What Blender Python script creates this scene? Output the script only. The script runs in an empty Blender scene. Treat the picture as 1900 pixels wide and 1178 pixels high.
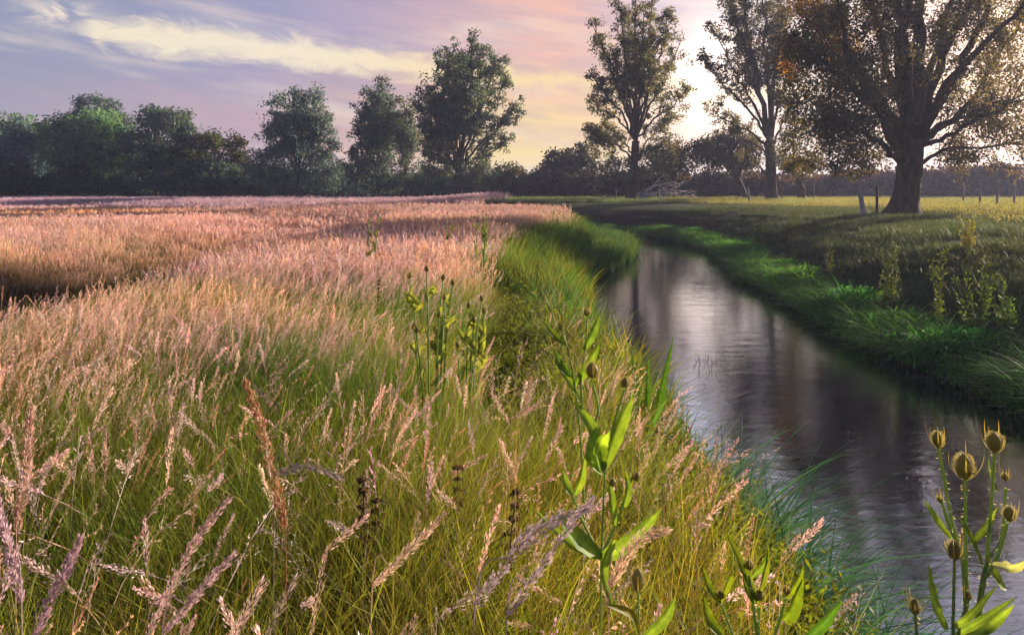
import bpy, math
import numpy as np
from mathutils import Vector
R = math.radians
rng = np.random.RandomState(11)
scene = bpy.context.scene
COL = scene.collection

# ------------------------------------------------------------------ camera
CAMZ, F, HOR = 1.75, 1267.0, 348.0       # eye height, focal length in photo pixels, horizon row
cd = bpy.data.cameras.new('camera'); cam = bpy.data.objects.new('camera', cd); COL.objects.link(cam)
cd.sensor_width = 36; cd.lens = F/1900*36; cd.shift_y = -(589-HOR)/1900
cam.location = (0, 0, CAMZ); cam.rotation_euler = (R(90), 0, 0)
cd.clip_start = .05; cd.clip_end = 3000
scene.camera = cam

# ------------------------------------------------------------------ light
SUN_AZ, SUN_EL = 58.0, 12.5
sd = bpy.data.lights.new('sun', 'SUN'); so = bpy.data.objects.new('sun', sd); COL.objects.link(so)
sd.energy = 5.0; sd.angle = R(.5); sd.color = (1.0, .84, .70)
sv = Vector((math.sin(R(SUN_AZ))*math.cos(R(SUN_EL)), math.cos(R(SUN_AZ))*math.cos(R(SUN_EL)), math.sin(R(SUN_EL))))
so.rotation_euler = sv.to_track_quat('Z', 'Y').to_euler()
so.location = (60, 50, 30)
scene.view_settings.view_transform = 'Standard'
scene.view_settings.look = 'None'
scene.view_settings.exposure = 1.15
scene.view_settings.gamma = 1.0
SKY = .485
scene.cycles.use_adaptive_sampling = True; scene.cycles.adaptive_threshold = .03; scene.cycles.max_bounces = 5; scene.cycles.diffuse_bounces = 2; scene.cycles.glossy_bounces = 2; scene.cycles.transmission_bounces = 3; scene.cycles.volume_bounces = 0

def S(r, g, b, k=1.0):
    f = lambda c: (c/255/12.92 if c/255 <= .04045 else ((c/255+.055)/1.055)**2.4)*k
    return (f(r), f(g), f(b), 1.0)

class NT:
    def __init__(s, tree): s.t = tree; s.t.nodes.clear()
    def n(s, typ, **kw):
        nd = s.t.nodes.new(typ)
        for k, v in kw.items():
            if k.startswith('i_'): continue
            setattr(nd, k, v)
        return nd
    def l(s, a, b): s.t.links.new(a, b)
    def sock(s, inp, v):
        if isinstance(v, bpy.types.NodeSocket): s.l(v, inp)
        elif isinstance(v, tuple) and inp.type == 'RGBA' and len(v) == 3: inp.default_value = (*v, 1)
        else: inp.default_value = v
    def m(s, op, a, b=0.0, c=0.0, clamp=False):
        nd = s.n('ShaderNodeMath', operation=op, use_clamp=clamp)
        s.sock(nd.inputs[0], a); s.sock(nd.inputs[1], b)
        if op in ('MULTIPLY_ADD', 'COMPARE'): s.sock(nd.inputs[2], c)
        return nd.outputs[0]
    def mr(s, v, a, b, c=0.0, d=1.0, smooth=True):
        nd = s.n('ShaderNodeMapRange', interpolation_type='SMOOTHSTEP' if smooth else 'LINEAR')
        s.sock(nd.inputs[0], v)
        for i, q in enumerate((a, b, c, d)): s.sock(nd.inputs[i+1], q)
        return nd.outputs[0]
    def mix(s, f, a, b, mode='MIX'):
        nd = s.n('ShaderNodeMix', data_type='RGBA', blend_type=mode)
        s.sock(nd.inputs[0], f); s.sock(nd.inputs[6], a); s.sock(nd.inputs[7], b)
        return nd.outputs[2]
    def ramp(s, v, stops, interp='LINEAR'):
        nd = s.n('ShaderNodeValToRGB'); cr = nd.color_ramp; cr.interpolation = interp
        while len(cr.elements) > 1: cr.elements.remove(cr.elements[-1])
        for i, (p, c) in enumerate(stops):
            e = cr.elements[0] if i == 0 else cr.elements.new(p)
            e.position = p; e.color = c if len(c) == 4 else (*c, 1)
        s.sock(nd.inputs[0], v); return nd.outputs[0]
    def noise(s, vec, scale, detail=4, rough=.5, out=0, **kw):
        nd = s.n('ShaderNodeTexNoise')
        if vec is not None: s.l(vec, nd.inputs['Vector'])
        nd.inputs['Scale'].default_value = scale; nd.inputs['Detail'].default_value = detail
        nd.inputs['Roughness'].default_value = rough
        for k, v in kw.items(): nd.inputs[k].default_value = v
        return nd.outputs[out]
    def comb(s, x, y, z):
        nd = s.n('ShaderNodeCombineXYZ')
        s.sock(nd.inputs[0], x); s.sock(nd.inputs[1], y); s.sock(nd.inputs[2], z); return nd.outputs[0]

# ------------------------------------------------------------------ world: evening sky with thin cloud
w = bpy.data.worlds.new('World'); scene.world = w; w.use_nodes = True
N = NT(w.node_tree)
out = N.n('ShaderNodeOutputWorld')
tc = N.n('ShaderNodeTexCoord'); sp = N.n('ShaderNodeSeparateXYZ'); N.l(tc.outputs['Generated'], sp.inputs[0])
X_, Y_, Z_ = sp.outputs
az = N.m('MULTIPLY', N.m('ARCTAN2', X_, Y_), 180/math.pi)
el = N.m('MULTIPLY', N.m('ARCSINE', Z_), 180/math.pi)
azn = N.m('MULTIPLY_ADD', az, 1/360, .5)
q = lambda d: (d+180)/360
low = N.ramp(azn, [(q(-180), S(120,120,160)), (q(-60), S(152,156,186)), (q(-35), S(172,160,180)), (q(-20), S(202,168,178)),
    (q(-9), S(240,192,158)), (q(0), S(255,220,146)), (q(7), S(255,212,150)), (q(14), S(250,226,208)), (q(22), S(255,240,228)),
    (q(38), S(255,232,214)), (q(60), S(255,205,185)), (q(120), S(175,150,170)), (q(180), S(120,120,160))])
mid = N.ramp(azn, [(q(-180), S(110,125,170)), (q(-60), S(128,146,178)), (q(-35), S(146,154,182)), (q(-20), S(160,158,192)),
    (q(-12), S(186,166,190)), (q(-3), S(226,184,182)), (q(4), S(246,190,172)), (q(12), S(228,198,200)), (q(19), S(246,232,232)),
    (q(38), S(255,236,228)), (q(60), S(236,200,200)), (q(120), S(150,150,185)), (q(180), S(110,125,170))])
high = N.ramp(azn, [(q(-180), S(120,135,180)), (q(-60), S(135,150,195)), (q(-10), S(180,175,210)), (q(20), S(226,220,245,1.35)),
    (q(50), S(228,214,232,1.2)), (q(120), S(165,165,200)), (q(180), S(120,135,180))])
# soft streaks: noise stretched along the horizon
cv = N.comb(N.m('MULTIPLY', az, .035), N.m('MULTIPLY_ADD', el, .22, N.m('MULTIPLY', az, .03)), 3.1)
n1 = N.noise(cv, 1.6, 6, .55, Distortion=.5)
n2 = N.noise(cv, 4.0, 5, .6)
elw = N.m('ADD', el, N.m('MULTIPLY_ADD', n1, 7.0, -3.5))
c1 = N.mix(N.mr(elw, 3.5, 11.5), low, mid)
c1 = N.mix(N.mr(el, 15, 34), c1, high)
streak = N.mr(n1, .5, .74)
c1 = N.mix(N.m('MULTIPLY', streak, .55), c1, S(250, 226, 208))
dk = N.mr(n2, .62, .36)
c1 = N.mix(N.m('MULTIPLY', dk, .28), c1, S(142, 140, 178))
# higher bright broken cloud that the river mirrors
n3 = N.noise(N.comb(N.m('MULTIPLY', az, .05), N.m('MULTIPLY', el, .09), 8.), 2.2, 4, .5)
hc = N.m('MULTIPLY', N.mr(el, 17, 26), N.mr(n3, .42, .62))
c1 = N.mix(N.m('MULTIPLY', hc, .8), c1, S(244, 238, 255, 1.9))
# the long cream band
bc = N.ramp(azn, [(q(-90), (.60,)*3), (q(-33), (.535,)*3), (q(-27), (.565,)*3), (q(-18), (.53,)*3), (q(-8), (.50,)*3), (q(6), (.43,)*3), (q(20), (.36,)*3)], 'B_SPLINE')
bc = N.m('MULTIPLY', bc, 20)
bh = N.ramp(azn, [(q(-36), (0,)*3), (q(-33.2), (.0,)*3), (q(-31), (.5,)*3), (q(-27), (.75,)*3), (q(-18), (.62,)*3), (q(-8), (.55,)*3), (q(4), (.42,)*3), (q(18), (.5,)*3), (q(40), (0,)*3)])
bh = N.m('MULTIPLY', bh, 2.1)
nb = N.noise(N.comb(N.m('MULTIPLY', az, .16), N.m('MULTIPLY_ADD', el, .42, N.m('MULTIPLY', az, .05)), 0.), 2.0, 9, .66, Distortion=.6)
dv = N.m('ADD', N.m('SUBTRACT', el, bc), N.m('MULTIPLY_ADD', nb, 3.6, -1.8))
dd = N.m('DIVIDE', N.m('ABSOLUTE', dv), N.m('ADD', bh, .001))
soft = N.mr(az, -26, 6, .15, .0)
band = N.m('MULTIPLY', N.mr(dd, soft, 1.35, 1.0, 0.0), N.mr(az, -2, 14, 1.0, .55))
band = N.m('MULTIPLY', band, N.mr(az, -33.5, -31, 0, 1))
bcol = N.mix(N.mr(az, -20, 5), S(255, 238, 208), S(255, 224, 160))
c1 = N.mix(N.m('MULTIPLY', band, .93), c1, bcol)
# small bright tuft left of the band and yellow near the horizon
def glow(azd, eld, w1, w2):
    a = N.m('DIVIDE', N.m('SUBTRACT', az, azd), w1); b = N.m('DIVIDE', N.m('SUBTRACT', el, eld), w2)
    r2 = N.m('ADD', N.m('MULTIPLY', a, a), N.m('MULTIPLY', b, b))
    return N.m('EXPONENT', N.m('MULTIPLY', r2, -1.0))
c1 = N.mix(N.m('MULTIPLY', N.m('MULTIPLY', glow(-33.6, 12.0, 2.4, 1.0), N.mr(nb, .36, .60)), .9, clamp=True), c1, S(255, 236, 214))
c1 = N.mix(N.m('MULTIPLY', glow(2, 2.4, 9, 1.3), .8), c1, S(255, 222, 128))
def addglow(c, azd, eld, w1, w2, colr):
    nd = N.n('ShaderNodeVectorMath', operation='SCALE'); nd.inputs[0].default_value = colr
    N.l(glow(azd, eld, w1, w2), nd.inputs['Scale'])
    return N.mix(1.0, c, nd.outputs[0], 'ADD')
c1 = addglow(c1, 16.2, 9.0, 2.6, 3.6, (1.0, .84, .70))
c1 = addglow(c1, 16.5, 6.5, 5.0, 6.0, (.35, .24, .15))
c1 = addglow(c1, 44, 7, 17, 9, (1.05, .55, .30))
c1 = N.mix(N.mr(el, 23, 38), c1, S(58, 68, 118))                      # zenith and east, out of view, darkened to dusk to lower the fill light
back = N.m('MULTIPLY', N.mr(N.m('ABSOLUTE', N.m('SUBTRACT', az, 15)), 75, 140), .8)
c1 = N.mix(back, c1, S(52, 66, 112))
c1 = addglow(c1, 12.5, 22.0, 3.6, 4.0, (2.6, 2.7, 3.7))
c1 = addglow(c1, 24, 30, 1.8, 4.5, (1.8, 2.0, 3.2))
c1 = addglow(c1, 31, 27, 2.0, 2.5, (.9, 1.0, 1.6))
c1 = N.mix(N.mr(el, -1, -8), c1, S(50, 46, 48))
bg = N.n('ShaderNodeBackground'); N.l(c1, bg.inputs[0]); bg.inputs[1].default_value = SKY
st = N.n('ShaderNodeTexSky', sky_type='NISHITA'); st.sun_disc = False
st.sun_elevation = R(SUN_EL); st.sun_rotation = R(SUN_AZ); st.air_density = 1.2; st.dust_density = 2.5
bg2 = N.n('ShaderNodeBackground'); N.l(st.outputs[0], bg2.inputs[0]); bg2.inputs[1].default_value = .06
ms = N.n('ShaderNodeMixShader'); ms.inputs[0].default_value = .88
N.l(bg2.outputs[0], ms.inputs[1]); N.l(bg.outputs[0], ms.inputs[2]); N.l(ms.outputs[0], out.inputs[0])

# ------------------------------------------------------------------ object helpers
def tag(o, label=None, cat=None, group=None, kind=None):
    if label: o['label'] = label
    if cat: o['category'] = cat
    if group: o['group'] = group
    if kind: o['kind'] = kind
    return o
def empty(name, loc, label, cat, group=None):
    o = bpy.data.objects.new(name, None); COL.objects.link(o); o.location = loc
    o.empty_display_size = .2
    return tag(o, label, cat, group)

class MB:
    """collects quads, with one colour per vertex"""
    def __init__(s): s.v = []; s.f = []; s.c = []; s.n = 0
    def add(s, v, f, c):
        v = np.asarray(v, float).reshape(-1, 3); f = np.asarray(f, int).reshape(-1, 4)
        c = np.asarray(c, float)
        if c.ndim == 1: c = np.tile(c[:3], (len(v), 1))
        s.v.append(v); s.f.append(f+s.n); s.c.append(c[:, :3]); s.n += len(v)
    def mesh(s, name, off=(0, 0, 0), smooth=True):
        me = bpy.data.meshes.new(name)
        v = np.concatenate(s.v)-np.asarray(off, float); f = np.concatenate(s.f); c = np.concatenate(s.c)
        me.vertices.add(len(v)); me.vertices.foreach_set('co', v.astype(np.float32).ravel())
        me.loops.add(f.size); me.loops.foreach_set('vertex_index', f.astype(np.int32).ravel())
        me.polygons.add(len(f)); me.polygons.foreach_set('loop_start', np.arange(0, f.size, 4, dtype=np.int32))
        try: me.polygons.foreach_set('loop_total', np.full(len(f), 4, dtype=np.int32))
        except Exception: pass
        me.polygons.foreach_set('use_smooth', np.full(len(f), smooth))
        a = me.attributes.new('col', 'FLOAT_COLOR', 'POINT')
        a.data.foreach_set('color', np.concatenate([np.clip(c, 0, 1), np.ones((len(c), 1))], 1).astype(np.float32).ravel())
        me.update(calc_edges=True); me.validate()
        return me
    def build(s, name, mat, parent=None, smooth=True, off=None):
        if off is None: off = parent.location if parent is not None else (0, 0, 0)
        me = s.mesh(name, off, smooth); me.materials.append(mat)
        o = bpy.data.objects.new(name, me); COL.objects.link(o)
        if parent is not None:
            o.parent = parent
            if parent.parent is not None or parent.type == 'MESH': pass
        else: o.location = off
        return o

def P(px, py, D):      # the spot D metres ahead that the photograph shows at (px, py)
    return np.array([(px-950)/F*D, D, CAMZ-(py-HOR)/F*D])

def unit(v): return v/np.maximum(np.linalg.norm(v, axis=-1, keepdims=True), 1e-9)
def resample(p, n):
    """smooth curve through the points"""
    p = np.asarray(p, float)
    if len(p) == 2: t = np.linspace(0, 1, n)[:, None]; return p[0]*(1-t)+p[1]*t
    q_ = np.vstack([2*p[0]-p[1], p, 2*p[-1]-p[-2]])
    seg = len(p)-1; o = []
    for u in np.linspace(0, seg, n):
        i = min(int(u), seg-1); t = u-i; a, b, c, d = q_[i:i+4]
        o.append(.5*((2*b)+(-a+c)*t+(2*a-5*b+4*c-d)*t*t+(-a+3*b-3*c+d)*t**3))
    return np.array(o)
def tube(mb, p, r, col, sides=5, col2=None, flute=0):
    p = np.asarray(p, float); n = len(p)
    r = np.linspace(r[0], r[1], n) if isinstance(r, tuple) else np.asarray(r, float)*np.ones(n)
    t = unit(np.gradient(p, axis=0))
    ref = np.array([0.31, .95, .05]) if abs(t[0, 2]) > .5 else np.array([0, 0, 1.])
    a = unit(np.cross(t, ref)); b = np.cross(t, a)
    th = np.arange(sides)/sides*2*math.pi
    rr = r[:, None]*np.ones(sides)
    if flute: rr = rr*(1+flute*np.sin(th*5+1)[None, :]*np.linspace(1, .3, n)[:, None]+rng.normal(0, flute*.3, rr.shape))
    v = p[:, None, :]+rr[..., None]*(np.cos(th)[None, :, None]*a[:, None, :]+np.sin(th)[None, :, None]*b[:, None, :])
    i, j = np.meshgrid(np.arange(n-1), np.arange(sides), indexing='ij')
    j2 = (j+1) % sides
    f = np.stack([i*sides+j, i*sides+j2, (i+1)*sides+j2, (i+1)*sides+j], -1).reshape(-1, 4)
    c = np.asarray(col, float)[:3]
    if col2 is not None:
        k = np.linspace(0, 1, n)[:, None, None]; cc = (c*(1-k)+np.asarray(col2)[:3]*k)*np.ones((n, sides, 1)); cc = cc.reshape(-1, 3)
    else: cc = np.tile(c, (n*sides, 1))
    mb.add(v.reshape(-1, 3), f, cc)
def rnd_unit(n): return unit(rng.normal(size=(n, 3)))
def leaves(mb, c, L, W, col, d=None):
    """diamond leaves at c"""
    n = len(c)
    d = rnd_unit(n) if d is None else d
    s = unit(np.cross(d, rnd_unit(n)))
    L = np.asarray(L)*np.ones(n); W = np.asarray(W)*np.ones(n)
    v = np.stack([c, c+d*(L*.5)[:, None]+s*(W*.5)[:, None], c+d*L[:, None], c+d*(L*.5)[:, None]-s*(W*.5)[:, None]], 1)
    f = np.arange(n*4).reshape(-1, 4)
    col = np.asarray(col, float)
    if col.ndim == 1: col = np.tile(col, (n, 1))
    mb.add(v.reshape(-1, 3), f, np.repeat(col, 4, 0))
def ribbon(mb, p, w, side, col, col2=None):
    """flat tapering strip along p (n,3) with widths w(n) and side vectors"""
    p = np.asarray(p, float); n = len(p); side = np.asarray(side, float)
    v = np.stack([p-side*w[:, None]/2, p+side*w[:, None]/2], 1).reshape(-1, 3)
    i = np.arange(n-1); f = np.stack([2*i, 2*i+1, 2*i+3, 2*i+2], -1)
    c = np.asarray(col, float)[:3]; c2 = c if col2 is None else np.asarray(col2, float)[:3]
    k = np.repeat(np.linspace(0, 1, n), 2)[:, None]
    mb.add(v, f, c*(1-k)+c2*k)
def ball(n): return rnd_unit(n)*rng.uniform(0, 1, (n, 1))**.45*1.7
def blades(mb, n, rad, h, wd, lean=.1, bend=.5, c0=(.05, .09, .02), c1=(.16, .2, .04), K=5, var=.25, bias=(0, 0), clump=None):
    """many grass blades at once"""
    a = rng.uniform(0, 2*math.pi, n); r = rad*np.sqrt(rng.uniform(0, 1, n))
    base = np.stack([r*np.cos(a), r*np.sin(a), np.full(n, -.03)], -1)
    hh = rng.uniform(h[0], h[1], n)
    da = rng.uniform(0, 2*math.pi, n) if clump is None else a+rng.normal(0, clump, n)
    dr = np.stack([np.cos(da), np.sin(da), np.zeros(n)], -1)
    ln = np.abs(rng.normal(0, lean, n)); bd = bend*rng.uniform(.3, 1.3, n)
    t = np.linspace(0, 1, K)
    wsd = rng.uniform(0, 2*math.pi, n); sv_ = np.stack([np.cos(wsd), np.sin(wsd), np.zeros(n)], -1)
    off = hh[:, None]*(ln[:, None]*t+bd[:, None]*t**2.2)
    z = hh[:, None]*(t-.38*bd[:, None]*t**3)
    p = base[:, None, :]+dr[:, None, :]*off[..., None]
    p[..., 0] += bias[0]*hh[:, None]*t**1.6; p[..., 1] += bias[1]*hh[:, None]*t**1.6
    p[..., 2] += z
    ww = (wd*rng.uniform(.6, 1.3, n))[:, None]*np.clip(1-t**2.5, .04, 1)
    v = np.stack([p-sv_[:, None, :]*ww[..., None]/2, p+sv_[:, None, :]*ww[..., None]/2], 2)
    idx = np.arange(n)[:, None]*K*2; i = np.arange(K-1)[None, :]*2
    f = np.stack([idx+i, idx+i+1, idx+i+3, idx+i+2], -1).reshape(-1, 4)
    vr = (1+rng.normal(0, var, (n, 1, 1)))*(1+rng.normal(0, var*.35, (n, 1, 3)))
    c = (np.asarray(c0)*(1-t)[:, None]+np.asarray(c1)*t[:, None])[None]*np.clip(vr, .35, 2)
    mb.add(v.reshape(-1, 3), f, np.repeat(c, 2, 1).reshape(-1, 3))

# ------------------------------------------------------------------ materials
def veg_mat(name, transl=.4, rough=.6, tint=False, spec=.25, tcol=(1.25, 1.15, .7), pos=0.0):
    m = bpy.data.materials.new(name); m.use_nodes = True; N = NT(m.node_tree)
    o = N.n('ShaderNodeOutputMaterial')
    c = N.n('ShaderNodeAttribute', attribute_name='col').outputs[0]
    if tint: c = N.mix(1.0, c, N.n('ShaderNodeAttribute', attribute_name='tint', attribute_type='INSTANCER').outputs[0], 'MULTIPLY')
    if pos:
        g = N.n('ShaderNodeNewGeometry').outputs['Position']
        nz = N.noise(g, pos, 3, .6)
        c = N.mix(1.0, c, N.ramp(nz, [(.3, (.62, .66, .7)), (.5, (1, 1, 1)), (.72, (1.5, 1.35, 1.0))]), 'MULTIPLY')
    pb = N.n('ShaderNodeBsdfPrincipled'); N.l(c, pb.inputs['Base Color'])
    pb.inputs['Roughness'].default_value = rough; pb.inputs['Specular IOR Level'].default_value = spec
    tr = N.n('ShaderNodeBsdfTranslucent'); N.l(N.mix(1.0, c, tcol, 'MULTIPLY'), tr.inputs[0])
    mx = N.n('ShaderNodeMixShader'); mx.inputs[0].default_value = transl
    N.l(pb.outputs[0], mx.inputs[1]); N.l(tr.outputs[0], mx.inputs[2]); N.l(mx.outputs[0], o.inputs[0])
    return m
def solid_mat(name, rough=.85, bump=.3, scale=20, spec=.2, stretch=(1, 1, .25), tones=((.55,)*3, (1.35,)*3)):
    m = bpy.data.materials.new(name); m.use_nodes = True; N = NT(m.node_tree)
    o = N.n('ShaderNodeOutputMaterial')
    c = N.n('ShaderNodeAttribute', attribute_name='col').outputs[0]
    tcx = N.n('ShaderNodeTexCoord'); mp = N.n('ShaderNodeMapping'); N.l(tcx.outputs['Object'], mp.inputs[0]); mp.inputs['Scale'].default_value = stretch
    nz = N.noise(mp.outputs[0], scale, 6, .65)
    c = N.mix(1.0, c, N.ramp(nz, [(.3, tones[0]), (.7, tones[1])]), 'MULTIPLY')
    pb = N.n('ShaderNodeBsdfPrincipled'); N.l(c, pb.inputs['Base Color']); pb.inputs['Roughness'].default_value = rough
    pb.inputs['Specular IOR Level'].default_value = spec
    bp = N.n('ShaderNodeBump'); bp.inputs['Strength'].default_value = bump; bp.inputs['Distance'].default_value = .05
    N.l(nz, bp.inputs['Height']); N.l(bp.outputs[0], pb.inputs['Normal']); N.l(pb.outputs[0], o.inputs[0])
    return m
M_grass = veg_mat('meadow_grass', .42, .55, tint=True, tcol=(1.18, 1.2, .45))
M_seed = veg_mat('seed_straw', .35, .65, tint=True, tcol=(1.15, 1.0, .85))
M_reed = veg_mat('reed_blade', .35, .65, tint=True, spec=.12)
M_leaf = veg_mat('tree_leaf', .42, .6, tcol=(1.7, 1.25, .4), pos=.6)
M_plant = veg_mat('plant_leaf', .52, .55, tcol=(1.35, 1.2, .4), pos=30)
M_bract = veg_mat('teasel_bract', .45, .5, tcol=(1.35, 1.2, .55))
M_bark = solid_mat('bark', .9, 1.0, 7, tones=((.35, .34, .33), (1.8, 1.75, 1.6)))
M_post = solid_mat('weathered_wood', .85, .5, 14)
M_head = solid_mat('teasel_head', .7, .8, 60, stretch=(1, 1, 1))

# ------------------------------------------------------------------ terrain
RIV = np.array([(4.6, -14), (4.3, 0), (4.15, 4), (3.9, 8), (3.98, 13), (4.55, 19), (5.6, 25), (6.2, 30), (5.6, 34.5), (3.0, 37.5), (-2, 39), (-9, 41), (-22, 44), (-60, 52), (-140, 80)], float)
RC = resample(RIV, 160)
def river(X, Y):
    """distance from the centre line, and side (+1 = the pasture side)"""
    X = np.asarray(X, float); Y = np.asarray(Y, float); sh = X.shape; X = X.ravel(); Y = Y.ravel()
    best = np.full(X.shape, 1e9); side = np.ones(X.shape)
    for a, b in zip(RC[:-1], RC[1:]):
        ab = b-a; L2 = ab@ab
        t = np.clip(((X-a[0])*ab[0]+(Y-a[1])*ab[1])/L2, 0, 1)
        dx = X-a[0]-t*ab[0]; dy = Y-a[1]-t*ab[1]; d = np.hypot(dx, dy)
        s = np.sign(ab[1]*dx-ab[0]*dy); u = d < best
        best = np.where(u, d, best); side = np.where(u, np.where(s == 0, 1, s), side)
    return best.reshape(sh), side.reshape(sh)
def sm(x, a, b): t = np.clip((x-a)/(b-a), 0, 1); return t*t*(3-2*t)
_ph = rng.uniform(0, 6.28, (12, 2)); _fr = rng.normal(0, 1, (12, 2))
def fbm(X, Y, s):
    z = 0
    for k in range(12):
        m_ = 2**(k/3.); z = z+np.sin((X*_fr[k, 0]+Y*_fr[k, 1])*m_/s+_ph[k, 0])/m_**.8
    return z/4
WZ = -.9
def height(X, Y):
    X = np.asarray(X, float); Y = np.asarray(Y, float)
    d, s = river(X, Y)
    wob = fbm(X, Y, 1.6)*.25
    dl = d+wob*np.clip(d-2.0, 0, 1)
    L = np.interp(dl, [0, 1.9, 2.62, 3.0, 3.55, 4.5, 400], [-1.35, -1.2, -.92, -.5, -.16, 0, 0])
    Rr = np.interp(dl, [0, 1.5, 2.2, 3.0, 3.5, 4.6, 6.2, 8.2, 400], [-1.35, -1.2, -.9, -.62, -.45, .05, .42, .6, .6])
    Rr = Rr-(Rr-WZ)*.4*sm(-X, -1, 8)*sm(d, 2.2, 5)
    z = np.where(s > 0, Rr, L)
    dip = sm(-X, 3.6, 6.2)*(1-sm(-X, 9, 14))*(1-sm(Y, 20, 34))*1.05+sm(-X, 8, 14)*.28*(1-sm(Y, 30, 60))
    path = np.exp(-((X+.02)/.6)**2)*sm(Y, 4, 6)*(1-sm(Y, 9, 12))*.18
    z = z+np.where(s > 0, fbm(X, Y, 5)*.07*sm(d, 3, 8), -dip-path+fbm(X, Y, 4)*.07*sm(d, 3, 6))
    z = z+fbm(X, Y, .5)*.02*sm(d, 2.2, 3)
    return z
xs = np.unique(np.concatenate([np.arange(-14, 16, .22), np.arange(-60, 60, 1.5), np.arange(-400, 401, 20), [-900, 900]]))
ys = np.unique(np.concatenate([np.arange(-4, 30, .25), np.arange(30, 50, .5), np.arange(50, 110, 2), np.arange(-100, 401, 20), [-900, 1200]]))
GX, GY = np.meshgrid(xs, ys, indexing='ij'); GZ = height(GX, GY)
mb = MB(); nx, ny = GX.shape
ii, jj = np.meshgrid(np.arange(nx-1), np.arange(ny-1), indexing='ij')
f = np.stack([ii*ny+jj, (ii+1)*ny+jj, (ii+1)*ny+jj+1, ii*ny+jj+1], -1)
gd, gs = river(GX, GY)
soil = np.array([.035, .024, .018]); turf = np.array([.040, .058, .018]); dry = np.array([.13, .085, .035]); gold = np.array([.17, .14, .055])
def mixc(a, b, t): return a*(1-t[..., None])+b*t[..., None]
cf = mixc(np.broadcast_to(soil, GX.shape+(3,)), turf, np.clip(sm(gd, 3.0, 4.6)*.9-sm(GY, 31, 36)*.7*(1-sm(gd, 5, 6.5))+fbm(GX, GY, 1.5)*.5, 0, 1))
cf = mixc(cf, gold, sm(gd, 12, 22)*.6*sm(GX, 6, 16))
cm = mixc(np.broadcast_to(soil, GX.shape+(3,)), np.array([.06, .05, .018]), sm(gd, 3, 4))
cm = mixc(cm, dry, sm(GY, 10, 40))
cc = np.where((gs > 0)[..., None], cf, cm)
mb.add(np.stack([GX, GY, GZ], -1), f, cc.reshape(-1, 3))
M_soil = solid_mat('earth_and_turf', .95, .8, 7, .1, (1, 1, 1), ((.5,)*3, (1.5, 1.45, 1.3)))
ground = mb.build('ground', M_soil); tag(ground, kind='structure')

# water: one ribbon along the channel
mb = MB(); T = unit(np.gradient(RC, axis=0)); Nn = np.stack([T[:, 1], -T[:, 0]], -1)
vv = []
for o_ in np.linspace(-3.0, 3.0, 7): vv.append(np.concatenate([RC+Nn*o_, np.full((len(RC), 1), WZ)], 1))
vv = np.stack(vv, 1); i, j = np.meshgrid(np.arange(len(RC)-1), np.arange(6), indexing='ij')
mb.add(vv, np.stack([i*7+j, i*7+j+1, (i+1)*7+j+1, (i+1)*7+j], -1), (.01, .01, .012))
m = bpy.data.materials.new('river_water'); m.use_nodes = True; N = NT(m.node_tree)
o = N.n('ShaderNodeOutputMaterial'); g = N.n('ShaderNodeNewGeometry').outputs['Position']
def scaled(v, s_):
    mp = N.n('ShaderNodeMapping'); N.l(v, mp.inputs[0]); mp.inputs['Scale'].default_value = s_; return mp.outputs[0]
wa = N.noise(scaled(g, (1.6, 3.0, 1)), 1.3, 5, .62, Distortion=1.0)
wb = N.noise(scaled(g, (5, 11, 1)), 1.6, 4, .6, Distortion=.8)
wc = N.noise(scaled(g, (14, 42, 1)), 1.2, 3, .55, Distortion=.4)
wd = N.noise(scaled(g, (.7, 1.8, 1)), 1.0, 3, .5, Distortion=1.5)
hh = N.m('ADD', N.m('MULTIPLY_ADD', wd, 1.6, wa), N.m('ADD', N.m('MULTIPLY', wb, .32), N.m('MULTIPLY', wc, .07)))
bp = N.n('ShaderNodeBump'); bp.inputs['Strength'].default_value = 1.0; bp.inputs['Distance'].default_value = .0027; N.l(hh, bp.inputs['Height'])
pb = N.n('ShaderNodeBsdfPrincipled'); pb.inputs['Base Color'].default_value = (.008, .007, .012, 1)
pb.inputs['Roughness'].default_value = .035; pb.inputs['IOR'].default_value = 2.3; pb.inputs['Specular IOR Level'].default_value = .6
N.l(bp.outputs[0], pb.inputs['Normal'])
gl = N.n('ShaderNodeBsdfGlossy'); gl.inputs['Roughness'].default_value = .05; gl.inputs['Color'].default_value = (.78, .84, 1, 1); N.l(bp.outputs[0], gl.inputs['Normal'])
mx = N.n('ShaderNodeMixShader'); mx.inputs[0].default_value = .13; N.l(pb.outputs[0], mx.inputs[1]); N.l(gl.outputs[0], mx.inputs[2]); N.l(mx.outputs[0], o.inputs[0])
water = mb.build('water', m); tag(water, kind='structure')

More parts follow.
